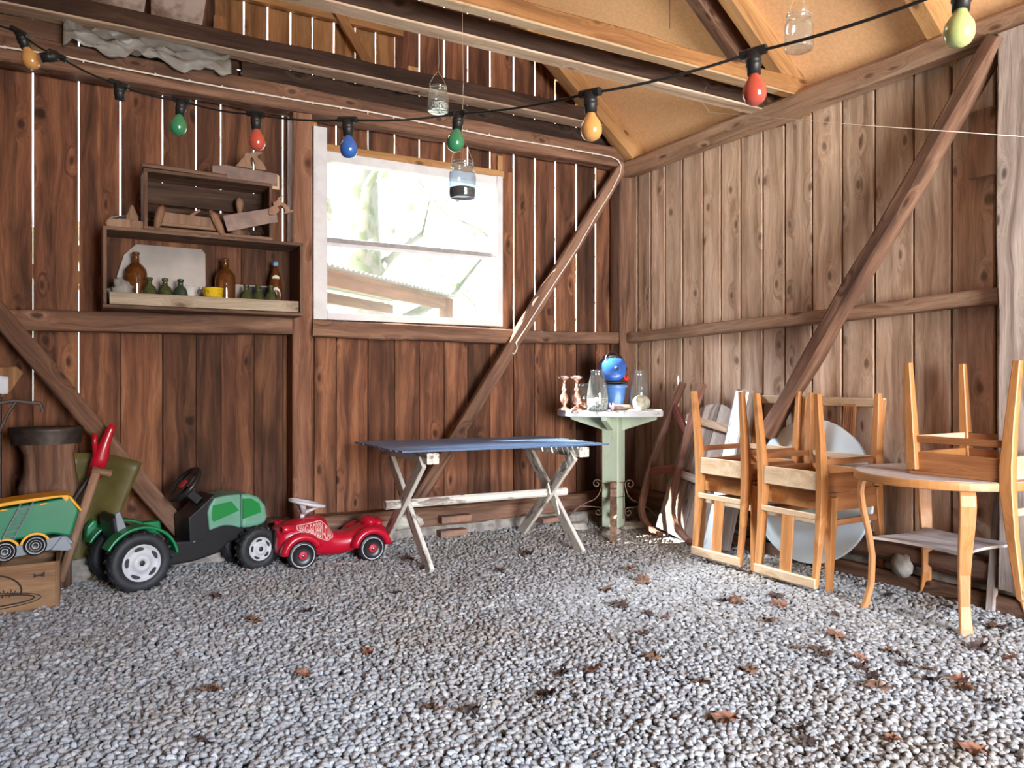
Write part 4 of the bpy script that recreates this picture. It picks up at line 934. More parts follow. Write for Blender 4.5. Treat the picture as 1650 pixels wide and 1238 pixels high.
m.tube([(-.02 + .20*cos(a) - 0, fy, .062 + .026*sin(a)) for a in [i*2*pi/26 for i in range(26)]], .003, 'ink', n=4, closed=True)
m.tube([(-.02 + .225*cos(a) - 0, fy, .060 + .036*sin(a)) for a in [i*2*pi/26 for i in range(26)]], .002, 'ink', n=4, closed=True)
for k in range(9): x = -.14 + k*.028; m.tube([(x, fy, .075), (x+.006, fy, .118 - .004*k*.3), (x+.016, fy, .080), (x+.022, fy, .10)], .0025, 'ink', n=4)
m.prism([(0, 0), (.02, .006), (.045, 0), (.045, .026), (.03, .014), (.012, .012), (.002, .02)], .001, 'ink', (.175, fy, .150)); tag(m.build('printed_mark', t), 'black printed oval mark')
TY = 4.235; tx = -.62
t = thing('toy_garbage_truck', 'green toy garbage truck with yellow roof and grey ladder, standing on the wooden crate', 'toy truck', (-.185, 4.17, .222), (0, radians(-7), radians(4)))
m = MB(); m.prism([(-.16, .235), (-.185, .12), (-.10, .085), (.12, .075), (.19, .045), (.215, .10), (.24, .16), (.225, .225), (.20, .235)], .17, 'green_truck', (0, .10, .02)); m.build('container', t, bevel=.012)
m = MB(); m.prism([(-.17, .247), (-.15, .262), (.0, .262), (.17, .252), (.205, .245), (.205, .225), (.19, .215), (.175, .24), (.0, .244), (-.15, .246)], .178, 'yellow_plastic', (0, .10, .02)); m.prism([(.20, .245), (.215, .235), (.250, .165), (.245, .155), (.21, .215)], .178, 'yellow_plastic', (0, .10, .02)); m.build('roof', t, bevel=.004)
m = MB(); m.box((-.055, .008, .250), (.03, .01, .006), 'yellow_plastic'); m.box((.10, .008, .246), (.03, .01, .006), 'yellow_plastic'); m.build('roof_clip', t)
m = MB(); a, b = V(-.08, .004, .115), V(.015, .004, .268); e_ = V(.048, 0, -.002)
m.bar(a, b, .006, .008, 'grey_plastic', up=(0, 1, 0)); m.bar(a + e_, b + e_, .006, .008, 'grey_plastic', up=(0, 1, 0))
for k in range(6): p = a + (b-a)*(.06 + .155*k); m.bar(p, p + e_, .006, .006, 'grey_plastic', up=(0, 1, 0))
m.build('ladder', t)
m = MB(); m.prism([(-.42, .05), (-.42, .075), (.17, .075), (.20, .03), (.10, .02), (-.30, .02)], .13, 'grey_plastic', (0, .10, 0)); m.build('chassis', t, bevel=.004)
m = MB(); m.prism([(-.43, .06), (-.43, .20), (-.38, .225), (-.24, .225), (-.22, .06)], .16, 'green_truck', (0, .10, .0)); m.build('cab', t, bevel=.012)
m = MB(); m.prism([(-.425, .14), (-.415, .20), (-.29, .20), (-.28, .14)], .165, 'hub_dark', (0, .10, 0)); m.build('cab_window', t)
m = MB(); m.bar((-.30, .002, .12), (-.17, .002, .175), .012, .022, 'grey_plastic', up=(0, 1, 0)); m.lathe([(.001, 0), (.019, 0), (.019, .016), (.001, .016)], 'grey_plastic', (-.165, .008, .178), 18, Euler((pi/2, 0, 0)).to_matrix()); m.build('lift_arm', t)
for x in (-.32, -.075, .045):
    for y, s in ((.03, -1), (.17, 1)):
        w_ = thing('wheel', None, None); w_.parent = t; Rm = Euler((pi/2 if s < 0 else -pi/2, 0, 0)).to_matrix()
        m = MB(); m.lathe([(.001, -.02), (.042, -.022), (.047, -.012), (.047, .014), (.042, .022), (.03, .022), (.026, .016), (.001, .016)], 'black_plastic', (x, y, .047 + (.012 if x > -.2 else 0)), 28, Rm, cap=False); m.build('tyre', w_)
        m = MB()
        for r0, r1 in ((.036, .039), (.023, .025), (.011, .015)): m.lathe([(r0, .0225 if r0 > .03 else .017), (r0, .0238 if r0 > .03 else .0185), (r1, .0238 if r0 > .03 else .0185), (r1, .0225 if r0 > .03 else .017)], 'rim_white', (x, y, .047 + (.012 if x > -.2 else 0)), 28, Rm, cap=False)
        m.build('white_ring', w_)
m = MB()
for x in (-.32, -.075, .045):
    zc = .047 + (.012 if x > -.2 else 0); oo = [(x + .062*cos(a), zc + .062*sin(a)) for a in [radians(20 + i*14) for i in range(11)]]; ii = [(x + .052*cos(a), zc + .052*sin(a)) for a in [radians(20 + i*14) for i in range(11)]]
    m.prism(oo + ii[::-1], .05, 'yellow_plastic', (0, .028, 0))
m.build('wheel_arch', t)
m = MB(); m.prism([(.10, .02), (.155, .075), (.17, .07), (.19, .01), (.17, .0)], .15, 'grey_plastic', (0, .10, 0)); m.build('rear_flap', t, bevel=.004)

# ================================================================== GARDEN TOOLS AT THE LEFT EDGE
def at(px, py, Y): return P(px, py, Y=Y)
q = at(60, 700, 4.52); t = thing('wooden_block', 'brown wooden block with a dark metal band behind the toy garbage truck', 'wooden block', (q.x+.05, 4.50, .0))
m = MB(); rings = []
for z, w_, dx in ((.0, .10, .0), (.25, .10, .0), (.42, .12, 0), (.52, .135, 0), (.60, .115, .005), (.68, .11, 0), (.74, .13, -.005), (.80, .15, -.01)):
    rings.append([V(dx + w_*cos(a) , .08*sin(a), z) for a in [i*2*pi/16 for i in range(16)]])
m.loft([r for r in rings], 'beam_old', True, [tuple(p) for r in rings for p in r]); m.build('wood', t)
m = MB(); m.lathe([(.152, .735), (.160, .80), (.165, .82), (.13, .82), (.13, .735)], 'iron_dark', (-.01, 0, 0), 20, Matrix.Diagonal((1, .6, 1)), cap=False); m.build('metal_band', t)
q = at(108, 690, 4.46); t = thing('pruning_shears', 'long-handled tool with red plastic grips in the left corner', 'garden tool', (q.x+.05, 4.46, 0), (0, radians(12), 0))
m = MB(); m.tube([(-.26, 0, .02), (-.09, 0, .5), (-.03, 0, .66)], .014, 'iron_dark', n=10); m.build('shaft', t)
m = MB(); m.tube([(-.05, 0, .55), (-.04, 0, .66), (-.035, 0, .74), (-.025, 0, .81), (-.02, 0, .84)], .02, 'red_plastic', n=12, rs=[(.014, .03), (.018, .04), (.016, .026), (.014, .020), (.010, .014)]); m.tube([(-.06, 0, .66), (-.085, 0, .74), (-.09, 0, .78)], .014, 'red_plastic', n=10); tag(m.build('grip', t), 'red plastic grip')
q = at(113, 755, 4.42); t = thing('wooden_mallet', 'pale T-shaped wooden handle standing among the tools in the left corner', 'garden tool', (q.x+.055, 4.41, .03), (0, radians(6), 0))
m = MB(); m.tube([(-.10, 0, .02), (0, 0, .56)], .022, 'tool_wood', n=12); m.build('shaft', t); m = MB(); m.tube([(-.02, 0, .575), (.07, 0, .555)], .018, 'tool_wood', n=12); m.build('handle', t)
q = at(128, 760, 4.56); m = MB()
m.sheet(lambda u, v: V(-.12 + (.12 + .20*v)*u*1.0 + .03*v, .03*sin(u*5) - .04*v, .02 + .66*v - .06*u*u*v), 12, 12, 'olive_tarp'); tag(m.build('olive_tarp', None, (q.x+.06, 4.56, 0), solid=.006), 'olive folded plastic sheet leaning behind the toy truck', 'tarp')
q = at(22, 700, 4.40); t = thing('iron_post', 'dark iron stand with a hooked arm at the left edge', 'iron stand', (q.x-.08, 4.42, 0))
m = MB(); m.box((0, 0, .52), (.06, .05, 1.04), 'iron_dark'); m.build('upright', t)
m = MB(); m.tubebox([V(.0, -.02, .94), V(.08, -.02, .955), V(.19, -.02, .94), (V(.20, -.02, .90))], .02, .018, 'iron_dark', V(0, 1, 0)); m.tubebox([V(.02, -.02, .80), V(.06, -.02, .90), V(.09, -.02, .95)], .02, .014, 'iron_dark', V(0, 1, 0)); m.build('hook_arm', t)
m = MB(); m.prism([(-.05, 1.02), (-.05, 1.11), (.09, 1.12), (.12, 1.09), (.07, 1.0), (.03, .97)], .03, 'crate_wood', (0, 0, 0)); m.build('head', t, bevel=.006)
m = MB(); m.sheet(lambda u, v: V(-.11 + .17*u, -.05 + .012*noise.noise(V(u*6, v*6, 0)), .99 + .11*v - .03*u*v + .01*noise.noise(V(u*5, 9, v*5))), 10, 8, 'paper'); tag(m.build('plastic_bag', None, (q.x-.08, 4.42, 0), solid=.003), 'crumpled bluish white plastic bag hanging on the iron stand', 'bag')
m = MB(); m.prism([(0, 0), (.10, 0), (.10, .50), (0, .50)], .14, 'olive_tarp', (0, 0, .02)); tag(m.build('yellow_box', None, (q.x-.21, 4.56, .22), bevel=.01), 'dull yellow box behind the iron stand at the left edge', 'box')
# ================================================================== SHELF CRATES AND WHAT STANDS IN THEM
def open_box(name, label, x0, x1, z0, z1, y0, y1, mat, back, th=.018, front=None):
    t = thing(name, label, 'crate shelf', ((x0+x1)/2, (y0+y1)/2, z0)); hx = (x1-x0)/2; hy = (y1-y0)/2; H = z1-z0
    for nm, c, s, al in (('top_board', (0, 0, H-th/2), (2*hx, 2*hy, th), 0), ('bottom_board', (0, 0, th/2), (2*hx, 2*hy, th), 0),
                         ('side_board', (-hx+th/2, 0, H/2), (th, 2*hy, H-2*th), 2), ('side_board', (hx-th/2, 0, H/2), (th, 2*hy, H-2*th), 2)):
        m = MB(); m.box(c, s, mat, along=al, bev=.003); m.build(nm, t)
    m = MB()
    if back == 'boards':
        k = 7; w = (2*hx - 2*th)/k
        for i in range(k): m.box((-hx+th+w*(i+.5), hy-.006, H/2), (w-.002, .01, H-2*th), 'old_brown', along=2, bev=.001)
    else:
        for zz, hh in ((.055, .06), (.135, .062), (.225, .09), (.285, .03)): m.box((0, hy-.006, zz), (2*hx-2*th, .01, hh), 'dark_plank', along=0, bev=.001)
    m.build('back', t)
    if front: m = MB(); m.box((.0, -hy-.008, front[0]), (2*hx-.06, .014, front[1]), 'shelf_pale', along=0, bev=.002); tag(m.build('front_board', t), 'pale retaining board')
    return t
open_box('crate_shelf', 'long low wooden crate used as a shelf for bottles, on the wall rail', .135, 1.155, 1.425, 1.845, 4.44, 4.69, 'shelf_wood', 'boards', front=(.05, .062))
open_box('crate_shelf', 'smaller dark wooden crate holding tools, standing on the bottle shelf', .325, .985, 1.846, 2.168, 4.45, 4.66, 'shelf_wood', 'slats')
SB = 1.444
def bottle(px, Y, prof, mat, label, name='bottle', cat='bottle', group=None, x=None):
    xx = P(px, 450, Y=Y).x if x is None else x
    m = MB(); m.lathe([(.001, prof[0][1])] + prof + [(.001, prof[-1][1])], mat, n=28, cap=False); return tag(m.build(name, None, (xx, Y, SB)), label, cat, group)
big = [(.050, 0), (.054, .01), (.056, .185), (.052, .205), (.036, .228), (.018, .242), (.016, .285), (.019, .288), (.019, .298), (.015, .30)]
bottle(219, 4.60, big, 'brown_glass', 'tall brown bottle in front of the leaning mirror, left in the bottle shelf')
bottle(363, 4.58, big, 'brown_glass', 'tall amber bottle behind the yellow cup, middle of the bottle shelf')
small = [(.034, 0), (.037, .01), (.037, .085), (.030, .11), (.014, .125), (.013, .145), (.017, .147), (.017, .160), (.013, .162)]
for px, lab, mt in ((241, 'small green bottle next to the tall brown bottle, leftmost of the green ones', 'green_glass'), (266, 'small green bottle between two other green ones, in front of the mirror', 'green_glass'), (291, 'small dark green bottle standing in front of the white bowl', 'dark_glass')): bottle(px, 4.54, small, mt, lab, group='small green bottles')
for px, lab, y in ((397, 'small green bottle right of the amber bottle', 4.54), (416, 'small green bottle in the middle between the amber bottle and the labelled bottle', 4.55), (437, 'small clear green bottle in front of the labelled brown bottle', 4.51)): bottle(px, y, [(r, z*.96) for r, z in small], 'green_glass', lab, group='small green bottles')
xx = P(444, 450, Y=4.59).x; t = thing('bottle', 'brown bottle with pale labels and a light blue cap, far right in the bottle shelf', 'bottle', (xx, 4.59, SB))
m = MB(); m.lathe([(.001, 0), (.036, 0), (.038, .01), (.038, .15), (.034, .20), (.024, .235), (.014, .262), (.013, .28), (.001, .28)], 'brown_glass', n=28, cap=False); m.build('glass', t)
m = MB(); m.lathe([(.001, .278), (.016, .278), (.016, .302), (.001, .303)], 'cap_blue', n=18); tag(m.build('cap', t), 'light blue cap')
def curved_label(t, z, ry, rx, r, mat, nm):
    m = MB(); vs = []; fs = []
    for i in range(9):
        for j in range(9):
            u = -1 + i/4; v = (-1 + j/4)*sqrt(max(0, 1-u*u)); a = -pi/2 - .15 + u*rx/r; rr = r if z < .18 else r - .09*max(0, z + v*ry - .19)
            vs.append(V(cos(a)*rr, sin(a)*rr, z + v*ry))
    for i in range(8):
        for j in range(8): a = i*9+j; fs.append((a, a+9, a+10, a+1))
    m.add(vs, fs, mat, True); return m.build(nm, t)
curved_label(t, .205, .017, .024, .0345, 'label_white', 'neck_label'); curved_label(t, .105, .045, .030, .0392, 'label_white', 'label'); curved_label(t, .098, .038, .026, .0398, 'brown_glass', 'label_inset')
xx = P(343, 450, Y=4.52).x; t = thing('enamel_cup', 'chipped yellow enamel cup on the bottle shelf', 'cup', (xx, 4.52, 1.505))
m = MB(); m.lathe([(.001, 0), (.040, 0), (.050, .01), (.054, .055), (.057, .057), (.055, .06), (.050, .055), (.046, .012), (.001, .008)], 'cup_yellow', n=28, cap=False); m.build('bowl', t)
m = MB(); m.tube([(-.052, 0, .045), (-.075, 0, .045), (-.08, 0, .03), (-.072, 0, .016), (-.052, 0, .014)], .004, 'iron_dark', n=8); tag(m.build('handle', t), 'dark chipped handle')
m = MB(); m.box((0, 0, .028), (.10, .09, .055), 'tool_wood', along=0); tag(m.build('wood_block', None, (xx, 4.525, SB)), 'wooden block under the yellow cup', 'wooden block')
xx = P(303, 450, Y=4.63).x
m = MB(); m.lathe([(.001, 0), (.03, 0), (.05, .05), (.060, .13), (.056, .13), (.045, .05), (.001, .01)], 'milk_white', n=28, cap=False); tag(m.build('white_bowl', None, (xx, 4.61, SB)), 'milky white glass bowl behind the dark green bottle', 'bowl')
o = [(-.225, 0), (.225, 0), (.225, .33), (.205, .355), (-.13, .355), (-.19, .29), (-.225, .17)]
m = MB(); m.prism(o, .006, 'mirror_grey', (0, 0, 0)); tag(m.build('mirror', None, (P(262, 450, Y=4.64).x, 4.645, SB), (radians(-4), 0, 0)), 'dull grey frameless mirror with rounded corner leaning in the bottle shelf', 'mirror')
m = MB(); m.prism([(-.095, 0), (.095, 0), (.095, .165), (-.095, .165)], .004, 'mirror_grey', (0, 0, 0)); m.prism([(-.045, .07), (.088, .07), (.088, .158), (-.045, .158)], .005, 'hub_dark', (0, -.001, 0))
tag(m.build('glass_plate', None, (P(408, 450, Y=4.62).x, 4.63, SB), (radians(-5), 0, 0)), 'small grey glass plate leaning behind the green bottles on the right', 'glass plate')
m = MB(); m.blob((0, 0, .07), (.055, .04, .075), 'film', 3, .5, 24, 14, fr=3); m.blob((-.03, .02, .05), (.04, .035, .055), 'film', 8, .5, 20, 12, fr=3)
tag(m.build('crumpled_plastic', None, (P(197, 450, Y=4.53).x, 4.54, SB)), 'crumpled clear plastic wrapping at the left end of the bottle shelf', 'plastic wrapping')
zt = 2.170
def cp(pts, ox, oz, k=.00046): return [((x - ox)*k, (oz - y)*k) for x, y in pts]
t = thing('handsaw', 'handsaw with an open wooden handle lying on top of the tool crate', 'saw', (.86, 4.53, zt), group='old handsaws')
m = MB(); m.prism(cp([(200, 330), (350, 300), (965, 325), (975, 485), (865, 490), (200, 480)], 600, 495), .0018, 'saw_steel'); m.build('blade', t)
m = MB(); m.prism(cp([(965, 330), (990, 350), (992, 522), (885, 522), (885, 485), (968, 485)], 600, 495), .006, 'chair_pale'); tag(m.build('saw_edge', t), 'pale worn edge strip')
m = MB(); m.prism(cp([(460, 300), (490, 270), (520, 225), (570, 165), (580, 125), (620, 118), (660, 110), (690, 90), (730, 85), (790, 95), (755, 110), (725, 135), (730, 165), (780, 210), (815, 260), (832, 305), (700, 305), (692, 250), (672, 182), (652, 165), (634, 190), (642, 250), (668, 305)], 600, 495), .022, 'tool_wood'); m.build('handle', t)
m = MB(); m.box((0, 0, 0), (.42, .10, .022), 'shelf_wood', along=0); tag(m.build('plank', None, (.53, 4.50, zt+.012), (0, radians(1), 0)), 'thin grey plank end lying on top of the tool crate', 'plank')
t = thing('handsaw', 'handsaw leaning through the tool crate with its forked handle sticking out on the right', 'saw', (P(434, 340, Y=4.43).x, 4.43, P(434, 340, Y=4.43).z), group='old handsaws')
m = MB(); m.prism(cp([(345, 965), (885, 820), (975, 890), (985, 975), (895, 1000), (400, 1150)], 885, 850), .002, 'saw_steel'); m.build('blade', t)
m = MB(); m.prism(cp([(885, 815), (930, 790), (925, 745), (965, 725), (990, 680), (1030, 650), (1048, 655), (1020, 675), (1012, 700), (1030, 730), (1070, 745), (1105, 775), (1125, 810), (1150, 820), (1165, 805), (1168, 825), (1140, 845), (1105, 852), (1075, 865), (1055, 860), (1072, 840), (1065, 815), (1045, 795), (1020, 770), (995, 775), (982, 800), (1000, 830), (985, 860), (940, 895), (900, 905), (870, 890)], 885, 850), .022, 'tool_wood', (0, -.003, 0)); m.build('handle', t)
z2 = 1.866
t = thing('wood_plane', 'long wooden hand tool with curved feet lying in the tool crate', 'wooden tool', (.545, 4.50, z2))
m = MB(); m.prism([(-.13, .02), (.135, .02), (.135, .075), (.04, .08), (-.13, .085)], .06, 'tool_wood'); m.bar((-.15, -.02, .02), (.15, -.02, .018), .03, .018, 'tool_wood'); m.build('body', t)
for x, dx in ((-.14, -.02), (.13, .04)):
    m = MB(); m.tube([(x - dx*.5, -.03, .115), (x, -.045, .085), (x + dx*.6, -.05, .03), (x + dx, -.05, -.012)], .02, 'tool_wood', n=12, rs=[.012, .022, .022, .014]); m.build('foot', t)
m = MB(); m.bar((.0, -.0, .07), (.06, 0, .12), .03, .014, 'tool_wood'); m.build('wedge', t)
t = thing('wooden_masher', 'upright wooden masher with round grip in the tool crate', 'wooden tool', (P(386, 330, Y=4.58).x, 4.58, z2))
m = MB(); m.lathe([(.001, 0), (.055, 0), (.06, .03), (.05, .06), (.025, .078), (.014, .10), (.013, .15), (.022, .18), (.024, .20), (.016, .225), (.001, .232)], 'tool_wood', n=24); m.build('head', t)
m = MB(); rr = random.Random(5)
for k in range(8): c = V(rr.uniform(-.03, .03), rr.uniform(-.01, .01), .012 + rr.uniform(0, .02)); m.tube([c + V(cos(a)*.045, sin(a*1.3)*.01, sin(a)*.014 + .01) for a in [i*.5 + k for i in range(9)]], .0012, 'iron_dark', n=4)
tag(m.build('wire_coil', None, (.89, 4.475, z2)), 'small tangle of wire in the right corner of the tool crate', 'wire')
t = thing('wood_plane', 'wooden block plane with an upright horn, on the bottle shelf left of the tool crate', 'plane', (.245, 4.50, 1.846))
m = MB(); m.prism([(-.09, 0), (.085, 0), (.085, .042), (.04, .05), (-.085, .045), (-.10, .02)], .06, 'tool_wood'); m.build('body', t, bevel=.008)
m = MB(); m.prism([(.0, .045), (.06, .045), (.055, .075), (.045, .10), (.035, .125), (.022, .13), (.012, .10), (.0, .07)], .022, 'tool_wood'); m.build('horn', t, bevel=.005)

# plastic film pushed between the beams
m = MB()
m.sheet(lambda u, v: V(-.04 + .82*u, 4.60 - .055*v + .03*noise.noise(V(u*9, v*4, 2)), 2.915 - (.135 + .06*noise.noise(V(u*5, 1, 1)))*v + .05*noise.noise(V(u*11, v*5, 0))), 60, 12, 'film')
tag(m.build('plastic_film', None, None, solid=.0015), 'crumpled grey plastic film tucked between the beams, top left', 'plastic film')

# ================================================================== STRING LIGHTS
sk = [(32, 52, 3.0, 'bulb_orange', 'orange bulb'), (94, 90, 3.0, None, None), (192, 136, 3.05, None, None), (293, 162, 3.1, 'bulb_green', 'green bulb'), (412, 184, 3.05, 'bulb_red', 'red bulb'), (560, 193, 2.9, 'bulb_blue', 'blue bulb'),
      (739, 183, 2.85, 'bulb_green', 'green bulb'), (951, 150, 2.32, 'bulb_orange', 'orange bulb'), (1214, 84, 2.1, 'bulb_red', 'red bulb'), (1551, -25, 1.72, 'bulb_yellow', 'yellowish green bulb')]
pts = [P(a, b, d=c) for a, b, c, _, _ in sk]; o0 = pts[6].copy()
t = thing('string_light', 'black festoon light string with coloured bulbs hanging across the barn', 'string lights', tuple(o0))
full = [P(-60, 8, d=3.0)] + pts + [P(1760, -95, d=1.55)]
m = MB(); cab = []
for i in range(len(full) - 1):
    for k in range(8):
        u = k/8; p = full[i].lerp(full[i+1], u); p.z -= .012*4*u*(1-u); cab.append(p - o0)
cab.append(full[-1] - o0); m.tube(cab, .0042, 'cable_black', n=8); m.build('cable', t)
for i, (a, b, c, mt, lab) in enumerate(sk):
    p = pts[i] - o0; dr = (full[i+2] - full[i]).normalized(); tilt = Euler((0, .12 if i % 3 == 0 else -.04, 0)).to_matrix()
    if i == 1: tilt = Euler((0, 1.25, 0)).to_matrix()
    if i == 0: tilt = Euler((.0, -.35, 0)).to_matrix()
    m = MB(); m.bar(p - dr*.036, p + dr*.036, .026, .022, 'cable_black', bev=.006)
    m.lathe([(.001, 0), (.020, 0), (.0195, -.018), (.0215, -.022), (.0215, -.026), (.0195, -.03), (.0215, -.034), (.0215, -.038), (.019, -.042), (.018, -.062), (.001, -.062)], 'cable_black', p, 20, tilt); so = m.build('socket', t)
    if mt:
        m = MB(); q = p + tilt @ V(0, 0, -.060)
        m.lathe([(.001, 0), (.0145, 0), (.0158, -.009), (.023, -.020), (.030, -.033), (.0328, -.049), (.031, -.063), (.0245, -.0755), (.0125, -.083), (.001, -.085)], mt, q, 28, tilt, cap=False); tag(m.build('bulb', t), lab)

# ================================================================== HANGING JARS
def hjar(px, ytop, ybot, wpx, d, ztie, label, mat, fill, flab):
    top = P(px, ytop, d=d); bot = P(px, ybot, d=d); H = top.z - bot.z; R_ = wpx/2*d/FPX
    t = thing('hanging_jar', label, 'jar', tuple(bot))
    pr = [(.80, 0), (.95, .03), (1, .08), (1, .62), (.94, .72), (.80, .79), (.78, .84), (.84, .86), (.84, .90), (.80, .93), (.84, .95), (.84, .98), (.80, 1)]
    prof = [(r*R_, z*H) for r, z in pr]; inner = [(r-.0035, z + (.008 if i == 0 else 0)) for i, (r, z) in enumerate(prof)]
    m = MB(); m.lathe([(.001, 0)] + prof + inner[::-1] + [(.001, .008)], mat, n=36, cap=False); m.build('glass', t)
    m = MB(); rn_ = R_*.84; tz = ztie - bot.z
    for s in (-1, 1): m.tube([(s*rn_*1.02, 0, H*.91), (s*rn_*1.05, 0, H*1.05), (s*rn_*.55, 0, H*1.38), (0, 0, H*1.62)], .0009, 'string', n=5)
    m.tube([(0, 0, H*1.62), (.004, 0, tz*.6), (0, 0, tz)], .0009, 'string', n=5); m.tube([(cos(a)*rn_*1.0, sin(a)*rn_*1.0, H*.91) for a in [i*pi/10 for i in range(20)]], .001, 'string', n=5, closed=True); m.build('string', t)
    if fill:
        m = MB(); m.lathe([(.001, 0), (R_*.86, 0), (R_*.93, .02), (R_*.93, H*.24), (R_*.6, H*.27), (.001, H*.26)], fill, n=24, cap=False); o = m.build('jar_filling', None, tuple(bot + V(0, 0, .009))); tag(o, flab, 'gravel', kind='stuff')
hjar(706, 140, 181, 34, 3.58, 2.69, 'small glass jar hanging by a string above the window, left of the green bulb', 'glass', 'jar_fill_grey', 'a little mossy grit in the bottom of the small hanging jar')
hjar(745, 261, 322, 44, 3.38, 2.70, 'larger bluish glass jar with dark soil hanging in front of the window', 'glass_blue', 'jar_fill_dark', 'dark soil in the bottom of the jar in front of the window')
hjar(1287, 21, 82, 45, 2.70, 3.1, 'empty glass jar hanging from the roof beside the red bulb', 'glass', None, None)

# ================================================================== CABLE, STRINGS
m = MB(); cp = [(-60, 64), (0, 75), (100, 90), (200, 111), (300, 130), (400, 148), (500, 165), (600, 181), (700, 201), (800, 221), (900, 237), (960, 248), (985, 253)]
w = [P(x, y, Y=4.575) for x, y in cp] + [P(996, 258, Y=4.575), P(1001, 268, Y=4.57), P(999, 280, Y=4.57)]
w += [P(x, y, Y=4.572) for x, y in ((985, 308), (960, 348), (930, 400), (900, 446), (868, 495), (845, 532), (832, 552), (833, 562), (829, 570), (825, 569))]
m.tube(w, .0048, 'cable_white', n=8); m_ = m.build('white_cable'); tag(m_, 'thin white electric cable clipped along the beam and down the corner brace', 'cable')
for i in range(1, 23): a = w[0].lerp(w[12], i/23); m = MB(); m.box(tuple(a), (.008, .012, .014), 'cable_white', along=0); m.build('clip', m_)
m = MB(); a = P(1143, 181, d=3.2); b = P(1700, 224, d=2.2); m.tube([a, a.lerp(b, .5) + V(0, 0, -.004), b], .0012, 'cable_white', n=5); m.tube([a, P(1130, 163, d=3.25), P(1138, 140, d=3.3)], .0008, 'string', n=5)
tag(m.build('string_line'), 'thin white string stretched across in front of the right wall', 'string')
m = MB(); m.tube([P(1079, -20, d=3.2), P(1079, 46, d=3.2)], .0016, 'iron_dark', n=5); tag(m.build('roof_wire'), 'short dark wire hanging down in front of the roof panel', 'wire')

# ================================================================== RUBBLE ALONG THE WALL
rub = [((600, 845), .13, .05, .05, 'brick', 'old brick in the foundation beside the left table leg', 'brick'), ((655, 842), .14, .05, .05, 'stone_pale', 'pale block at the wall foot under the table, left of the flat bricks', 'stone'), ((733, 836), .17, .05, .045, 'brick', 'long flat brick on top of the other, under the blue table', 'brick'),
       ((728, 858), .15, .05, .04, 'brick', 'brick half sunk in the gravel under the long flat brick', 'brick'), ((884, 837), .12, .05, .035, 'brick', 'reddish brick piece between the table leg and the green table', 'brick'), ((930, 850), .11, .07, .035, 'stone_pale', 'pale flat stone left of the green table post', 'stone'),
       ((1018, 848), .15, .09, .03, 'stone_pale', 'flat sunlit stone right of the green table foot', 'stone'), ((985, 858), .10, .06, .03, 'concrete', 'small grey stone at the foot of the green table post', 'stone'), ((925, 832), .16, .05, .05, 'concrete', 'grey mortar lump behind the green table foot', 'stone'), ((1040, 838), .16, .05, .055, 'concrete', 'grey block at the wall foot right of the green table', 'stone'), ((150, 905), .22, .05, .075, 'concrete', 'grey foundation stone behind the toy tractor', 'stone')]
for k, ((px, py), a, b, c, mt, lab, cat) in enumerate(rub):
    yy = 4.60 if mt == 'brick' or k < 5 else 4.50; z = .045 if py > 845 else .08
    if k == 0: z, yy = .07, 4.64
    if k in (5, 6, 7): q = P(px, py, Z=.02); z = .02
    else: q = P(px, py, Y=yy); z = max(.03, q.z)
    if k == 4: q = P(px, py, Y=4.58)
    if k in (8, 9, 10): q = P(px, py, Y=4.58); z = .06
    m = MB()
    if mt == 'brick': m.bar((-a/2-.02, 0, 0), (a/2+.02, 0, 0), b*1.7, c, mt, rough=.005, seg=6, bev=.006)
    else: m.blob((0, 0, 0), (a*.8, b, c), mt, k, .35, 18, 10)
    tag(m.build('brick' if mt == 'brick' else 'stone', None, (q.x, min(q.y, 4.62), z), (0, 0, .1*math.sin(k*2))), lab, cat)

# ================================================================== GRAVEL
rr = random.Random(11); pv = []
def inview(x, y):
    d = x*FX + y*FY; r = x*FY - y*FX
    return d > 1.35 and abs(r) < .70*d + .45
sp = .0165; y = .6
while y < 4.72:
    x = -1.55
    while x < 3.70:
        if inview(x, y):
            px_, py_ = x + rr.uniform(-.5, .5)*sp, y + rr.uniform(-.5, .5)*sp
            h = .010*noise.noise(V(px_*2.2, py_*2.2, 0)) + .006*noise.noise(V(px_*7, py_*7, 3))
            if py_ > 4.45: h += (py_ - 4.45)*.12*(1 if px_ > 1.0 else .3)
            pv.append((px_, py_, h + rr.uniform(-.003, .004)))
            if rr.random() < .5: pv.append((px_ + rr.uniform(-.01, .01), py_ + rr.uniform(-.01, .01), h + rr.uniform(.006, .011)))
        x += sp
    y += sp
me = bpy.data.meshes.new('gravel'); me.from_pydata(pv, [], []); go = bpy.data.objects.new('gravel', me); COL.objects.link(go)
tag(go, 'grey and tan rounded pebbles covering the whole barn floor', 'gravel', kind='stuff')
m, nt, b = newmat('pebble'); L = nt.links.new
oi = N(nt, 'ShaderNodeAttribute', attribute_type='INSTANCER', attribute_name='tone'); cr = N(nt, 'ShaderNodeValToRGB'); el = cr.color_ramp.elements
el[0].position = 0; el[0].color = (.19, .175, .168, 1); el[1].position = 1; el[1].color = (.46, .46, .46, 1)
for p_, c_ in ((.12, (.245, .232, .225)), (.4, (.30, .29, .287)), (.7, (.36, .352, .348)), (.86, (.28, .255, .225))): e = el.new(p_); e.color = c4(c_)
L(oi.outputs['Fac'], cr.inputs[0]); ge = N(nt, 'ShaderNodeNewGeometry'); n1 = N(nt, 'ShaderNodeTexNoise'); n1.inputs['Scale'].default_value = 1.1; n1.inputs['Detail'].default_value = 7; n1.inputs['Roughness'].default_value = .6; L(ge.outputs['Position'], n1.inputs['Vector'])
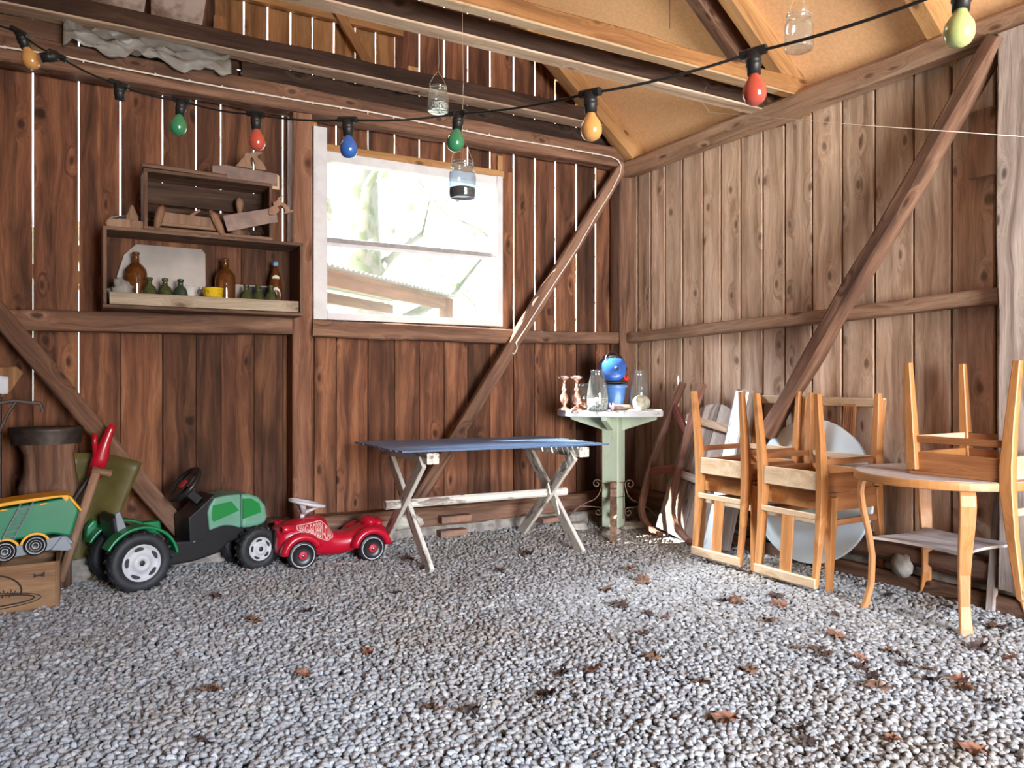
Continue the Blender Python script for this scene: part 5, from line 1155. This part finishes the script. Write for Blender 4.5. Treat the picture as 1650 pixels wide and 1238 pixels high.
mr = N(nt, 'ShaderNodeMapRange'); mr.inputs['From Min'].default_value = .46; mr.inputs['From Max'].default_value = .68; mr.inputs['To Max'].default_value = .75; L(n1.outputs['Fac'], mr.inputs['Value'])
mx = N(nt, 'ShaderNodeMix', data_type='RGBA', blend_type='MULTIPLY'); mx.inputs['B'].default_value = (.90, .79, .66, 1); L(mr.outputs[0], mx.inputs['Factor']); L(cr.outputs[0], mx.inputs['A'])
n2 = N(nt, 'ShaderNodeTexNoise'); n2.inputs['Scale'].default_value = 160; L(ge.outputs['Position'], n2.inputs['Vector'])
m3 = N(nt, 'ShaderNodeMapRange'); m3.inputs['To Min'].default_value = .8; m3.inputs['To Max'].default_value = 1.15; L(n2.outputs['Fac'], m3.inputs['Value'])
m4 = N(nt, 'ShaderNodeMix', data_type='RGBA', blend_type='MULTIPLY'); m4.inputs['Factor'].default_value = 1; L(mx.outputs['Result'], m4.inputs['A']); L(m3.outputs[0], m4.inputs['B']); L(m4.outputs['Result'], b.inputs['Base Color'])
b.inputs['Roughness'].default_value = .75; b.inputs['Specular IOR Level'].default_value = .3
ng = bpy.data.node_groups.new('pebbles', 'GeometryNodeTree'); ng.interface.new_socket('Geometry', in_out='INPUT', socket_type='NodeSocketGeometry'); ng.interface.new_socket('Geometry', in_out='OUTPUT', socket_type='NodeSocketGeometry')
gi = ng.nodes.new('NodeGroupInput'); go_ = ng.nodes.new('NodeGroupOutput'); L = ng.links.new
ins = []
for k in range(6):
    ic = ng.nodes.new('GeometryNodeMeshIcoSphere'); ic.inputs['Radius'].default_value = 1; ic.inputs['Subdivisions'].default_value = 3
    nz = ng.nodes.new('ShaderNodeTexNoise'); nz.noise_dimensions = '4D'; nz.inputs['Scale'].default_value = .9; nz.inputs['W'].default_value = k*7.3; nz.inputs['Detail'].default_value = 1
    sub = ng.nodes.new('ShaderNodeVectorMath'); sub.operation = 'SUBTRACT'; sub.inputs[1].default_value = (.5, .5, .5); L(nz.outputs['Color'], sub.inputs[0])
    sc_ = ng.nodes.new('ShaderNodeVectorMath'); sc_.operation = 'SCALE'; sc_.inputs['Scale'].default_value = .7; L(sub.outputs[0], sc_.inputs[0])
    st = ng.nodes.new('GeometryNodeSetPosition'); L(ic.outputs['Mesh'], st.inputs['Geometry']); L(sc_.outputs[0], st.inputs['Offset'])
    tr = ng.nodes.new('GeometryNodeTransform'); tr.inputs['Scale'].default_value = [(.0125, .0090, .0065), (.0105, .0092, .0072), (.0135, .0085, .0060), (.0098, .0088, .0070), (.0120, .0100, .0058), (.0110, .0078, .0068)][k]; L(st.outputs[0], tr.inputs[0])
    sh = ng.nodes.new('GeometryNodeSetShadeSmooth'); L(tr.outputs[0], sh.inputs[0]); sm_ = ng.nodes.new('GeometryNodeSetMaterial'); sm_.inputs['Material'].default_value = MAT['pebble']; L(sh.outputs[0], sm_.inputs[0]); ins.append(sm_)
gt_ = ng.nodes.new('GeometryNodeGeometryToInstance')
for s_ in ins[::-1]: L(s_.outputs[0], gt_.inputs[0])
ip = ng.nodes.new('GeometryNodeInstanceOnPoints'); L(gi.outputs[0], ip.inputs['Points']); L(gt_.outputs[0], ip.inputs['Instance']); ip.inputs['Pick Instance'].default_value = True
ri = ng.nodes.new('FunctionNodeRandomValue'); ri.data_type = 'INT'; ri.inputs[4].default_value = 0; ri.inputs[5].default_value = 5; L(ri.outputs[2], ip.inputs['Instance Index'])
rv = ng.nodes.new('FunctionNodeRandomValue'); rv.data_type = 'FLOAT_VECTOR'; rv.inputs[0].default_value = (-.42, -.42, 0); rv.inputs[1].default_value = (.42, .42, 6.28); rv.inputs['Seed'].default_value = 3; L(rv.outputs[0], ip.inputs['Rotation'])
rs_ = ng.nodes.new('FunctionNodeRandomValue'); rs_.data_type = 'FLOAT'; rs_.inputs[2].default_value = .72; rs_.inputs[3].default_value = 1.30; rs_.inputs['Seed'].default_value = 9; L(rs_.outputs[1], ip.inputs['Scale'])
rt = ng.nodes.new('FunctionNodeRandomValue'); rt.data_type = 'FLOAT'; rt.inputs['Seed'].default_value = 21
sa = ng.nodes.new('GeometryNodeStoreNamedAttribute'); sa.data_type = 'FLOAT'; sa.domain = 'INSTANCE'; sa.inputs['Name'].default_value = 'tone'; L(ip.outputs[0], sa.inputs['Geometry']); L(rt.outputs[1], sa.inputs['Value'])
L(sa.outputs[0], go_.inputs[0])
md = go.modifiers.new('pebbles', 'NODES'); md.node_group = ng

# ================================================================== DRY LEAVES
LOB = [(0, 1), (.16, .62), (.42, .80), (.38, .48), (.86, .50), (.60, .22), (.98, -.02), (.52, -.12), (.58, -.48), (.20, -.34), (.06, -.62), (.03, -1.0), (-.03, -1.0), (-.06, -.62), (-.20, -.34), (-.58, -.48), (-.52, -.12), (-.98, -.02), (-.60, .22), (-.86, .50), (-.38, .48), (-.42, .80), (-.16, .62)]
leaves = []
for k, mt in enumerate(('leaf_brown', 'leaf_rust', 'leaf_dark', 'leaf_brown')):
    m = MB(); rl = random.Random(k); cu = rl.uniform(.35, .8); vs = [V(0, 0, 0)]
    def crl(x, y, q=1): return V(x*.036*(1-.25*cu*abs(x)), y*.036, .036*(cu*.55*x*x + (.35 if k % 2 else -.1)*y*y*cu + .55*noise.noise(V(x*2.6, y*2.6, k*5))))
    for q in (.5, 1): vs += [crl(x*q, y*q) for x, y in LOB]
    n_ = len(LOB); fs = [(0, 1+i, 1+(i+1) % n_) for i in range(n_)] + [(1+i, 1+n_+i, 1+n_+(i+1) % n_, 1+(i+1) % n_) for i in range(n_)]
    m.add(vs, fs, mt, True); leaves.append((m, mt))
spots = [(490, 1085, 1), (1168, 968, 2), (1240, 1000, 3), (1190, 968, 0), (1300, 1195, 2), (1345, 1025, 1), (1330, 1055, 0), (1495, 1078, 0), (1405, 1090, 2), (1415, 1110, 0), (1555, 1108, 0), (1600, 1130, 2), (1545, 1095, 1), (1460, 1070, 2), (1285, 1045, 1), (1318, 1045, 0), (1390, 1075, 2), (1440, 1050, 0),
         (1020, 915, 1), (1035, 935, 0), (975, 950, 0), (1000, 975, 2), (1045, 988, 2), (1070, 995, 1), (1035, 1020, 0), (955, 1080, 0), (905, 1085, 2), (1055, 1060, 0), (700, 1140, 0), (760, 1145, 2), (495, 985, 2), (410, 1000, 0), (595, 1050, 1), (640, 955, 2), (805, 920, 2), (850, 892, 2), (1510, 945, 2), (1540, 965, 2), (1585, 970, 2), (1610, 1010, 0), (1580, 1045, 2), (1430, 960, 2), (1400, 945, 0), (1255, 975, 1),
         (1630, 1060, 1), (880, 1120, 2), (1210, 1080, 0), (1170, 1160, 1), (1440, 1190, 1), (1570, 1210, 1), (340, 1110, 0), (330, 1195, 2), (1130, 1100, 0), (1290, 1175, 2), (1500, 1095, 2), (1385, 1060, 1), (660, 900, 2), (690, 915, 2), (350, 960, 2), (1345, 990, 2), (1250, 960, 2)]
rl = random.Random(4); first = {}; leafs = []
for (px, py, k) in spots:
    q = P(px, py, Z=.02)
    if k not in first: o = leaves[k][0].build('dry_leaf'); first[k] = o
    else: o = first[k].copy(); COL.objects.link(o)
    o.location = (q.x, q.y, .020); o.rotation_euler = (rl.uniform(-.35, .35), rl.uniform(-.35, .35), rl.uniform(0, 6.28)); s_ = rl.uniform(.9, 1.6); o.scale = (s_, s_*.9, s_)
    leafs.append((o, k, q.x, q.y))
DESC = ('crinkled brown dead leaf', 'rust-orange dead leaf', 'dark brown curled dead leaf', 'crinkled brown dead leaf'); GRP = ('brown leaves on the gravel', 'rust-orange leaves on the gravel', 'dark leaves on the gravel', 'brown leaves on the gravel')
MARK = {'by the rear wheel of the toy tractor': (.3, 4.1), 'in front of the red toy car': (1.3, 4.1), 'by the near left foot of the blue table': (1.66, 3.85), 'by the near right foot of the blue table': (2.72, 3.85), 'in front of the toy tractor': (.65, 4.0), 'in front of the upside-down chair of the left stack': (2.95, 3.1), 'in front of the upside-down chair of the right stack': (2.95, 2.6), 'by the near left foot of the round side table': (3.1, 2.25), 'by the nearest foot of the round side table': (3.08, 1.75), 'under the round side table': (3.4, 2.0), 'by the far foot of the round side table': (3.66, 2.3)}
best = {}
for o, k, x, y in leafs:
    n_, dd = min(((n_, (x-a)**2 + (y-b)**2) for n_, (a, b) in MARK.items()), key=lambda t_: t_[1]); best.setdefault((DESC[k], n_), []).append((dd, o))
for o, k, x, y in leafs: tag(o, DESC[k] + ' out on the open gravel', 'leaf', GRP[k])
for (ds, n_), l in best.items():
    if len([1 for dd, o in l if dd < .16]) == 1:
        for dd, o in l:
            if dd < .16: o['label'] = ds + ' ' + n_
